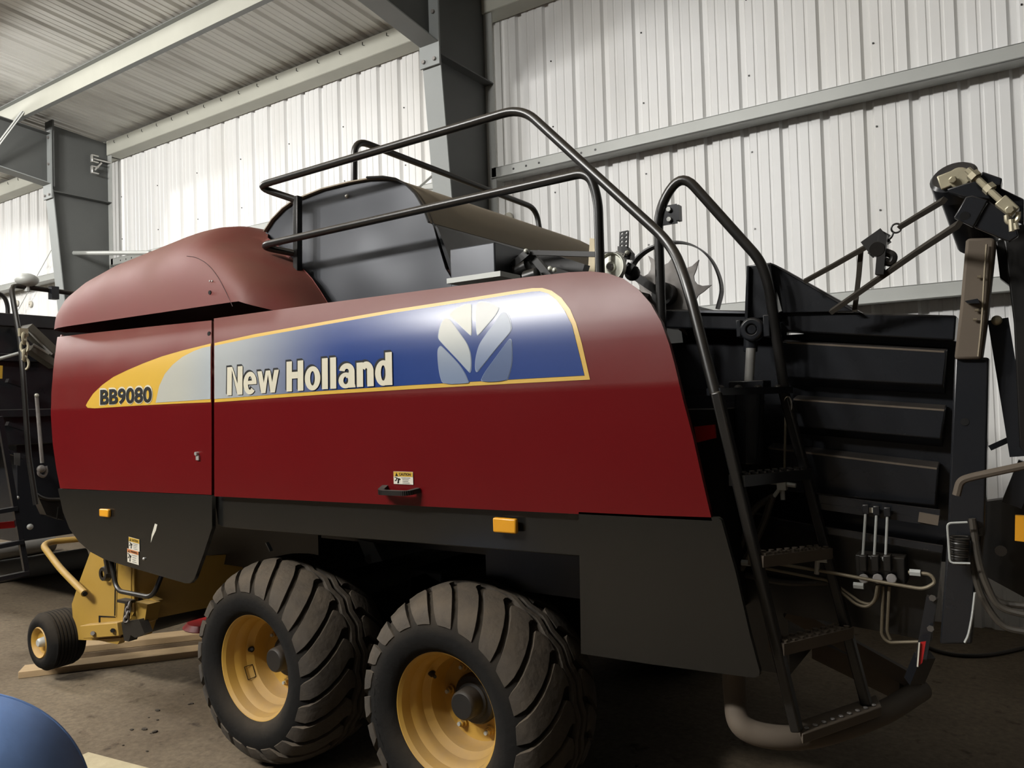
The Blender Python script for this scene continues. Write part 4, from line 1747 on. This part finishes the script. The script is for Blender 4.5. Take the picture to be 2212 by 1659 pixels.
# chute frame at the edge of the picture
b = MB()
b.prism(poly(((2166, 500), (2216, 480), (2240, 700), (2240, 1010), (2202, 965), (2190, 700)), 2.55), (0, .05, 0))
b.prism(poly(((2150, 520), (2185, 510), (2190, 600), (2186, 620), (2160, 600)), 2.60), (0, .05, 0))
b.build('chute_frame', BLACKM, BAL, bevel=.004)
b = MB()
b.bar(Y(2156, 690, 2.58), Y(2204, 985, 2.58), .05, .03, up=(0, 1, 0))
b.bar(Y(2222, 1000, 2.62), Y(2185, 1090, 2.62), .05, .03, up=(0, 1, 0))
b.bar(Y(2138, 968, 2.75), Y(2196, 942, 2.75), .016, .016, up=(0, 1, 0))
b.build('chute_strut', BLACK, BAL)
one('strut_bolt', BRASS, BAL, lambda b: b.ball(Y(2153, 692, 2.55), .014))
b = MB()
b.prism(poly(((2120, 1085), (2230, 1070), (2230, 1300), (2120, 1240)), 2.75), (0, .05, 0))
b.build('chute_side_plate', BLACKM, BAL)
one('side_reflector', AMBER, BAL, lambda b: b.prism(poly(((2193, 1114), (2226, 1116), (2226, 1172), (2192, 1168)), 2.5), (0, .02, 0)), label='amber reflector at the rear')
one('frame_bolt', RUST, BAL, lambda b: b.tube([Y(2162, 1190, 2.70), Y(2162, 1190, 2.72)], .016, 12))
line('chute_tube', [(2066, 1070), (2074, 1038), (2100, 1030), (2222, 1004)], 2.42, .0105, BROWNDUST, .04)
b = MB()
sp = []
for k in range(12 * 12):
    t = 2 * pi * k / 12
    u = k / (12 * 12)
    p = Y(2073 - 3 * u, 1160 + 56 * u, YU - .03)
    sp.append(p + V((cos(t) * .022, sin(t) * .018, 0)))
b.tube(sp, .004, 6)
b.build('spring', BLACKM, BAL)
b = MB()
b.tube(fillet([Y(*q, YU - .06) for q in ((2090, 1128), (2046, 1130), (2052, 1216), (2096, 1217))], .012), .003, 6)
b.build('spring_guard', GALV, BAL)
for k, pts in enumerate((((2100, 1120), (2112, 1200), (2130, 1260), (2160, 1310), (2222, 1330)), ((2110, 1130), (2104, 1220), (2122, 1290), (2165, 1350), (2222, 1366)), ((2120, 1150), (2116, 1230), (2150, 1295), (2222, 1310)))):
    b = MB()
    b.tube(spline([Y(px, py, 2.5 + .03 * k) for px, py in pts], 6), .0095, 8)
    b.build('hydraulic_hose', HOSE, BAL)
one('guard_rod', GALV, BAL, lambda b: b.tube(spline([Y(*q, 2.5) for q in ((2106, 1280), (2100, 1330), (2092, 1370), (2084, 1388))], 4), .0035, 6))

# ---- pick-up at the front with its gauge wheel
PKU = 2.48
b = MB()
b.prism(poly(((196, 1190), (238, 1205), (290, 1225), (290, 1322), (255, 1385), (164, 1382), (158, 1345), (155, 1305), (170, 1260)), PKU), (0, .012, 0))
b.build('pickup_side', YEL, BAL, label='yellow pick-up side plate')
b = MB()
p_ = poly(((283, 1218), (340, 1238), (420, 1262), (340, 1310), (296, 1335), (280, 1325)), PKU)
q0, q1 = Y(283, 1210, PKU), Y(283, 1345, PKU)
b.add([q0, q1, V((q1.x + .35, 4.6, q1.z)), V((q0.x + .35, 4.6, q0.z)), V((q0.x + .34, PKU + .50, q0.z - .02)), V((q1.x + .24, PKU + .50, q1.z + .03))], [(0, 1, 5, 4), (4, 5, 2, 3)])
b.build('pickup_guard', YEL, BAL, solid=.01)
b = MB()
b.cyl((-4.45, PKU + .03, .50), (-4.45, 4.55, .50), .17, 20)
b.build('pickup_reel', BLACKM, BAL)
b = MB()
b.box((-3.6, YC + .15, .55), (1.1, 1.4, .35))
b.build('feed_chamber', BLACKM, BAL)
b = MB()
b.prism(poly(((172, 1352), (252, 1345), (256, 1374), (180, 1380)), PKU - .06), (0, .07, 0))
b.build('gauge_wheel_arm', YEL, BAL, bevel=.004)
for q, mm in (((243, 1362), BLACKM), ((200, 1368), RUST)):
    one('arm_bolt', mm, BAL, lambda b: b.tube([Y(*q, PKU - .06), Y(*q, PKU - .08)], .013, 6))
b = MB()
b.prism(poly(((206, 1382), (262, 1378), (254, 1392)), PKU - .02), (0, .04, 0))
b.prism(poly(((292, 1300), (318, 1306), (312, 1345), (296, 1352)), PKU - .02), (0, .08, 0))
b.prism(poly(((320, 1290), (338, 1298), (314, 1372), (290, 1376), (282, 1345)), PKU + .05), (0, .04, 0))
b.build('pickup_bracket', YEL, BAL)
b = MB()
b.prism(poly(((262, 1345), (300, 1338), (312, 1368), (292, 1378), (282, 1372), (278, 1386), (268, 1384)), PKU - .05), (0, .05, 0))
b.bar(Y(278, 1300, PKU - .05), Y(272, 1345, PKU - .05), .03, .02)
b.bar(Y(262, 1296, PKU - .05), Y(284, 1300, PKU - .05), .05, .015)
b.build('pickup_latch', BLACKM, BAL)
b = MB()
chain(b, Y(280, 1302, PKU - .07), Y(272, 1342, PKU - .07), .04, .006)
b.build('latch_chain', RUST, BAL)
b = MB()
b.bar(Y(250, 1215, PKU - .01), Y(248, 1330, PKU - .01), .008, .004, up=(0, 1, 0))
b.prism(poly(((213, 1330), (248, 1332), (249, 1334), (216, 1333), (216, 1345), (213, 1345)), PKU - .003), (0, .004, 0))
b.build('plate_seam', DBLACK, BAL)
b = MB()
b.lathe([(.02, -.03), (.04, -.03), (.045, -.01), (.05, .0)], Y(232, 1238, PKU - .01), n=16)
b.bar(Y(234, 1206, PKU - .03), Y(240, 1238, PKU - .03), .05, .02)
b.build('pickup_bearing', BLACKM, BAL)
b = MB()
b.tube(fillet([Y(238, 1205, PKU - .12), Y(252, 1276, PKU - .12), Y(330, 1291, PKU - .12), Y(352, 1235, PKU - .08)], .06), .013, 10)
b.build('pickup_handle', TUBEM, BAL, label='glossy black tube loop')
b = MB()
b.tube(fillet([Y(175, 1164, PKU + .35), Y(88, 1172, PKU + .1), Y(130, 1228, PKU + .0), Y(183, 1282, PKU - .06)], .12, 8), .021, 12)
b.build('crop_guard_tube', YEL, BAL, label='bent yellow tube')
one('tube_end', DBLACK, BAL, lambda b: b.cyl(Y(183, 1282, PKU - .06), Y(184, 1283, PKU - .063), .014, 12))
gw = Y(87, 1388, 2.34)
g = thing('gauge_wheel', (gw.x, gw.y, gw.z), None, None, parent=BAL)
b = MB()
GRR = .178
gp = [(.088, 0.0), (.105, -.012), (.13, -.014), (.155, -.004), (.168, .015)]
gp2 = []
for k in range(7):
    w = .03 + k * .021
    gp2 += [(.176, w - .008), (.176, w + .006), (.170, w + .009), (.170, w + .011)]
b.lathe(gp + gp2 + [(.168, .185), (.155, .2), (.12, .205), (.09, .19)], (gw.x, gw.y, gw.z), n=48)
b.build('tyre', RUBBER, g, ang=40)
b = MB()
b.lathe([(.092, -.004), (.09, -.008), (.082, .0), (.074, .02), (.05, .03), (.03, .025)], gw, n=36)
b.build('rim', RIMY, g, solid=.004, ang=40)
one('hub', GALV, g, lambda b: b.lathe([(.0, -.016), (.02, -.016), (.026, -.008), (.032, .03)], gw, n=20))
b = MB()
rd = Y(408, 1345, 3.05)
b.lathe([(.0, .03), (.16, .03), (.19, .0), (.185, -.006)], rd + V((.12, .1, -.02)), axis=(0, 0, 1), n=32)
b.build('red_disc', REDTRIM, BAL)

# ============================================ SECOND BALER (far left, dark)
XB = -6.5
B2 = thing('baler', (-8.0, 4.2, 0), 'dark rear of a second baler with ladder and hanging chain, beyond the red front shield', 'baler')


def Q(px, py, x=XB):
    return X(px, py, x)


b = MB()
tz = Q(60, 686).z
b.box((XB - 1.2, 4.1, tz - .50), (2.4, 3.0, 1.0))
b.box((XB - 1.25, 4.2, tz - 1.25), (2.3, 2.6, .6))
b.build('bale_chamber', BLACK, B2, bevel=.01)
b = MB()
b.box((XB - .02, 4.1, tz - .03), (.1, 3.04, .10))
b.box((XB + .0, 4.1, tz - .32), (.08, 3.0, .06))
b.box((XB + .0, 4.1, tz - .75), (.08, 3.0, .06))
zlow = Q(60, 1170).z
b.box((XB - 1.4, 4.3, (tz - .9 + zlow) / 2), (2.7, 2.9, tz - .9 - zlow))
b.build('chamber_frame', BLACK, B2, bevel=.006)
b = MB()
XLd = -6.15
b.tube(fillet([Q(175, 636, -6.4), Q(24, 616, -6.4), Q(27, 640, -6.35), Q(44, 738, -6.25), Q(50, 810, -6.2), Q(62, 985, -6.15), Q(78, 1090, -6.1)], .07), .019, 10)
b.build('handrail', TUBEM, B2)
b = MB()
b.tube(fillet([Q(-30, 628, -6.5), Q(8, 637, -6.5), Q(17, 660, -6.5), Q(17, 690, -6.5)], .07), .016, 10)
b.build('handrail', TUBEM, B2)
b = MB()
b.bar(Q(-1, 900, XLd), Q(58, 1240, XLd), .035, .03, up=(1, 0, 0))
b.bar(Q(-60, 915, XLd), Q(-18, 1255, XLd), .035, .03, up=(1, 0, 0))
b.build('ladder_stringer', BLACK, B2)
for a, c in (((-40, 1112), (36, 1098)), ((-40, 1188), (49, 1170)), ((-40, 1258), (60, 1237))):
    b = MB()
    b.bar(Q(*a, XLd), Q(*c, XLd), .05, .03)
    b.build('ladder_step', BLACK, B2)
b = MB()
b.prism([Q(*q, XLd - .05) for q in ((-20, 1130), (37, 1125), (38, 1139), (-20, 1144))], (.01, 0, 0))
b.build('red_reflector_strip', REDTRIM, B2)
lc = Q(58, 605, -6.4)
b = MB()
b.ball(lc, .085, (.9, 1, .62))
b.cyl(lc - V((0, 0, .09)), lc, .022, 10)
b.build('work_lamp', GALV, B2, label='grey oval work lamp on the rail')
b = MB()
b.box(Q(116, 633, -6.37), (.06, .055, .10))
b.build('rail_clamp', BLACK, B2)
b = MB()
chain(b, Q(52, 722, -6.2), Q(54, 795, -6.2), .085, .010)
b.box(Q(50, 718, -6.22), (.03, .06, .06))
b.build('hanging_chain', BRASS, B2, label='pale metal chain')
b = MB()
b.bar(Q(54, 706, -6.32), Q(118, 766, -6.32), .16, .05, up=(0, 0, 1))
b.bar(Q(62, 752, -6.34), Q(118, 790, -6.34), .12, .05, up=(0, 0, 1))
b.build('chute_arm', MAT('grey_green_steel', (.055, .055, .045), .5, dust=.2), B2)
b = MB()
b.cyl(Q(60, 712, -6.28), Q(112, 765, -6.28), .012, 8)
b.cyl(Q(72, 744, -6.28), Q(106, 764, -6.28), .010, 8)
b.build('chute_rod', GALV, B2)
b = MB()
b.cyl(Q(-5, 776, -6.3), Q(44, 762, -6.3), .012, 8)
b.build('tie_bar', GALV, B2)
b = MB()
b.prism([Q(*q, -6.3) for q in ((-10, 789), (5, 790), (4, 818), (-10, 818))], (.008, 0, 0))
b.build('warning_label', DYEL, B2)
b = MB()
b.cyl(Q(79, 856, -6.25), Q(91, 1000, -6.25), .014, 8)
b.tube(spline([Q(*q, -6.2) for q in ((99, 1007), (100, 1020), (94, 1029), (85, 1025), (83, 1018))], 5), .012, 8)
b.ball(Q(89, 1013, -6.2), .03)
b.build('hook_rod', RUST, B2)
one('rod_bolt', ZINC, B2, lambda b: b.ball(Q(79, 854, -6.22), .016))
for ya in (822, 915, 975):
    one('chamber_rib', BLACK, B2, lambda b: b.bar(Q(15, ya, -6.4), Q(52, ya + 12, -6.4), .05, .03))
b = MB()
b.prism([Q(*q, -6.35) for q in ((30, 978), (43, 979), (43, 1006), (31, 1004))], (.004, 0, 0))
b.build('notice_label', MAT('dull_label', (.05, .05, .048), .6), B2)
b = MB()
b.tube(fillet([Q(70, 1062, -6.2), Q(95, 1079, -6.2), Q(140, 1079, -6.2)], .05), .014, 8)
b.prism([Q(*q, -6.2) for q in ((82, 1072), (140, 1082), (138, 1124), (100, 1112))], (-.1, 0, 0))
b.bar(Q(126, 1095, -6.19), Q(123, 1122, -6.19), .01, .006)
b.build('tool_tray', BLACKM, B2)
one('frame_bolt', GALV, B2, lambda b: b.ball(Q(65, 1138, -6.2), .022))
one('frame_bolt', GALV, B2, lambda b: b.ball(Q(38, 1075, -6.2), .012))
b = MB()
for yy in (3.0, 5.2):
    one('wheel', RUBBER, B2, lambda b: b.lathe([(.1, -.2), (.3, -.24), (.42, -.2), (.46, 0), (.42, .2), (.3, .24), (.1, .2)], (-9.4, yy, .46), n=32))

# ==================================================================== THINGS


def plank(name, a, c, back, th, mat, label, cat='board', group=None):
    """a-c = upper front edge, back = a point on the far edge"""
    a, c, back = V(a), V(c), V(back)
    d = (c - a).normalized()
    n = (back - a) - d * (back - a).dot(d)
    n.z = 0
    L = (c - a).length
    ang = atan2(d.y, d.x)
    ob = MB()
    ob.box((0, 0, th / 2), (L, n.length, th))
    o = ob.build(name, mat, None, label, cat, group, bevel=.003)
    ctr = (a + c) / 2 + n / 2
    o.location = (ctr.x, ctr.y, a.z - th)
    o.rotation_euler.z = ang
    return o


a = Z(39, 1452, .042)
dr = (Z(430, 1405, .042) - a)
dr.z = 0
dr.normalize()
plank('timber_board', a, a + dr * 1.9, Z(55, 1436, .042), .042, WOOD, 'long pine board under the small gauge wheel, nearest of the boards under the pick-up', group='boards under the pick-up')
a2 = Z(120, 1402, .09)
dr2 = (Z(430, 1369, .09) - a2)
dr2.z = 0
dr2.normalize()
plank('timber_board', a2, a2 + dr2 * 1.6, Z(140, 1388, .09), .045, WOOD, 'pale pine board lying on top of another board, under the yellow pick-up', group='boards under the pick-up')
plank('timber_board', a2 - V((0, 0, .046)) + dr2 * .05, a2 + dr2 * 1.65 - V((0, 0, .046)), Z(142, 1385, .09) - V((0, 0, .046)), .042, WOODD, 'board toned dark for shade beneath the pale board, behind the gauge wheel', group='boards under the pick-up')
plank('timber_board', Z(135, 1649, .012), Z(430, 1731, .012), Z(92, 1598, .012), .012, MAT('pale_sheet', (.40, .34, .215), .8, var=.3, nscale=9, bump=.3, bscale=12), 'thin pale sheet flat on the floor beside the blue drum')  # thin flat sheet, paler than the floor

for (pa, pb), r, lab in ((((-80, 1205), (113, 1172)), .10, 'grey plastic pipe on the floor below the second baler, farther of the two'), (((-80, 1247), (185, 1206)), .11, 'grey plastic pipe on the floor below the second baler, nearer of the two')):
    p, q = Z(*pa, r), Z(*pb, r)
    q = p + V((0, 1, 0)) * ((q - p).length)
    p2 = Z(*pb, r)
    dd = (p2 - p).normalized()
    b = MB()
    b.lathe([(r, 0), (r, (p2 - p).length), (r * .88, (p2 - p).length), (r * .88, 0), (r, 0)], p, axis=dd, n=32)
    b.build('plastic_pipe', PVC, None, lab, 'pipe', 'pipes below the second baler')

# blue domed tank close to the camera
RB = .42
pd = Z(-157, 1832, RB)
dt = thing('plastic_tank', (pd.x, pd.y, 0), 'rounded blue plastic tank in the lower left corner', 'tank')
b = MB()
b.lathe([(.0, RB * 2)] + [(RB * sin(a), RB + RB * cos(a)) for a in [pi / 2 * k / 24 for k in range(1, 25)]] + [(RB, .03), (RB * .96, 0), (.0, 0)], (pd.x, pd.y, 0), axis=(0, 0, 1), n=96)
b.build('tank_shell', BLUEP, dt, ang=60)
vd = (CC - pd).normalized()
e1 = vd.orthogonal().normalized()
e2 = vd.cross(e1)
b = MB()
sn = radians(17)
ring = [pd + vd * (RB * sin(sn)) + (e1 * cos(t) + e2 * sin(t)) * (RB * cos(sn)) for t in [2 * pi * k / 120 for k in range(120)]]
best = [p for p in ring if p.z > .36]
k0 = next(k for k in range(120) if ring[k].z > .36 and ring[k - 1].z <= .36)
arc = []
while ring[k0 % 120].z > .36 and len(arc) < 120:
    arc.append(ring[k0 % 120])
    k0 += 1
b.tube(arc, .004, 8)
b.build('moulded_seam', BLUEP, dt)

# ratchet strap between the tower and the chute
rs = thing('ratchet_strap', Y(1900, 560, 2.68), 'frayed dark ratchet strap pulled tight between chamber tower and chute roller', 'strap')


def web(pts, ys, w=.015, th=.014):
    P = [Y(px, py, yy) for (px, py), yy in zip(pts, ys)]
    b = MB()
    for i in range(len(P) - 1):
        b.bar(P[i], P[i + 1], th, w, up=(0, 1, .6))
    b.build('webbing', STRAPM, rs)


web([(1738, 608), (1800, 574), (1870, 534)], [2.68, 2.66, 2.62])
web([(1944, 490), (1990, 462), (2040, 432)], [2.60, 2.52, 2.40])
web([(1795, 674), (1905, 597), (1985, 541), (2072, 484)], [2.67, 2.60, 2.50, 2.33], w=.02)
web([(1860, 540), (1855, 597), (1850, 640), (1846, 674)], [2.66, 2.67, 2.68, 2.68], w=.022)
web([(1908, 522), (1900, 560), (1897, 590)], [2.62, 2.62, 2.62], w=.022)
b = MB()
b.bar(Y(1871, 538, 2.60), Y(1914, 508, 2.60), .028, .05)
b.bar(Y(1880, 552, 2.60), Y(1912, 522, 2.60), .022, .012, up=(0, 1, 0))
b.bar(Y(1908, 508, 2.57), Y(1901, 594, 2.57), .024, .03, up=(0, 1, 0))
b.cyl(Y(1894, 538, 2.55), Y(1896, 541, 2.66), .022, 12)
b.tube(fillet([Y(*q, 2.58) for q in ((1906, 542), (1932, 552), (1926, 570), (1902, 560))], .012), .012, 8)
b.bar(Y(1906, 514, 2.60), Y(1914, 503, 2.60), .014, .03)
b.build('ratchet', BLACKM, rs, bevel=.003)
b = MB()
rc = Y(1936, 493, 2.64)
b.tube([rc + V((cos(t) * .014, 0, sin(t) * .014)) for t in [2 * pi * k / 20 for k in range(20)]], .003, 8, closed=True)
b.tube(spline([Y(*q, 2.64) for q in ((1930, 502), (1926, 512), (1918, 519), (1910, 522))], 4), .003, 8)
b.build('hook', BLACKM, rs)

# wooden stake standing on the platform behind the rail
b = MB()
b.prism([Y(*q, 3.0) for q in ((1274, 514), (1286, 516), (1284, 640), (1258, 640), (1271, 570))], (0, .02, 0))
b.build('wooden_stake', MAT('pale_stake_wood', (.55, .47, .32), .7, var=.25, nscale=4, stretch=(10, 10, 1)), None, 'pale wooden stake standing upright behind the ladder handrail', 'stake')

# black hose lying on the floor under the chute
b = MB()
b.tube(spline([Z(*q, .012) for q in ((1985, 1375), (2010, 1400), (2060, 1414), (2120, 1416), (2175, 1408), (2240, 1392))], 6), .012, 8)
b.build('rubber_hose', HOSE, None, 'black rubber hose curved on the dark floor below the chute', 'hose')
# loose clods and chaff on the floor
b = MB()
rnd = random.Random(3)
for k in range(420):
    x, y = rnd.uniform(-6.5, .8), rnd.uniform(.9, 3.2)
    if (abs(x + 2.4) < 1.3 and 2.15 < y < 2.8) or (x < -4.2 and y > 2.1) or (x < -1.3 and y < 1.3) or (x < -2.4 and y < 2.1):
        continue
    s = rnd.uniform(.003, .011) * (1.8 if rnd.random() < .08 else 1)
    b.ball((x, y, s * .3), s, (rnd.uniform(.8, 2.2), rnd.uniform(.7, 1.4), .45), n=6)
b.build('dirt_crumbs', DIRT, None, 'scattered dirt crumbs on the floor', 'dirt', kind='stuff', merge=0)


# ================================================================== LIGHT
def lamp(loc, w, col=(1, .98, .945), r=.2, name='ceiling_lamp'):
    l = bpy.data.lights.new(name, 'POINT')
    l.energy = w
    l.color = col
    l.shadow_soft_size = r
    o = bpy.data.objects.new(name, l)
    COL.objects.link(o)
    o.location = loc
    return o


for lx in (-6.1, -4.8, -3.5):
    lamp((lx, -2.6, 5.4), 730, r=.25)
lamp((-9.0, 1.6, 5.2), 430, r=.3)
lamp((-14.5, 1.6, 5.2), 800, r=.3)

world = bpy.data.worlds.new('world')
scene.world = world
world.use_nodes = True
bg = world.node_tree.nodes['Background']
bg.inputs[0].default_value = (.9, .95, 1, 1)
bg.inputs[1].default_value = .02

scene.view_settings.view_transform = 'Standard'
scene.view_settings.look = 'None'
scene.view_settings.exposure = 0
scene.view_settings.gamma = 1
scene.view_settings.use_curve_mapping = False
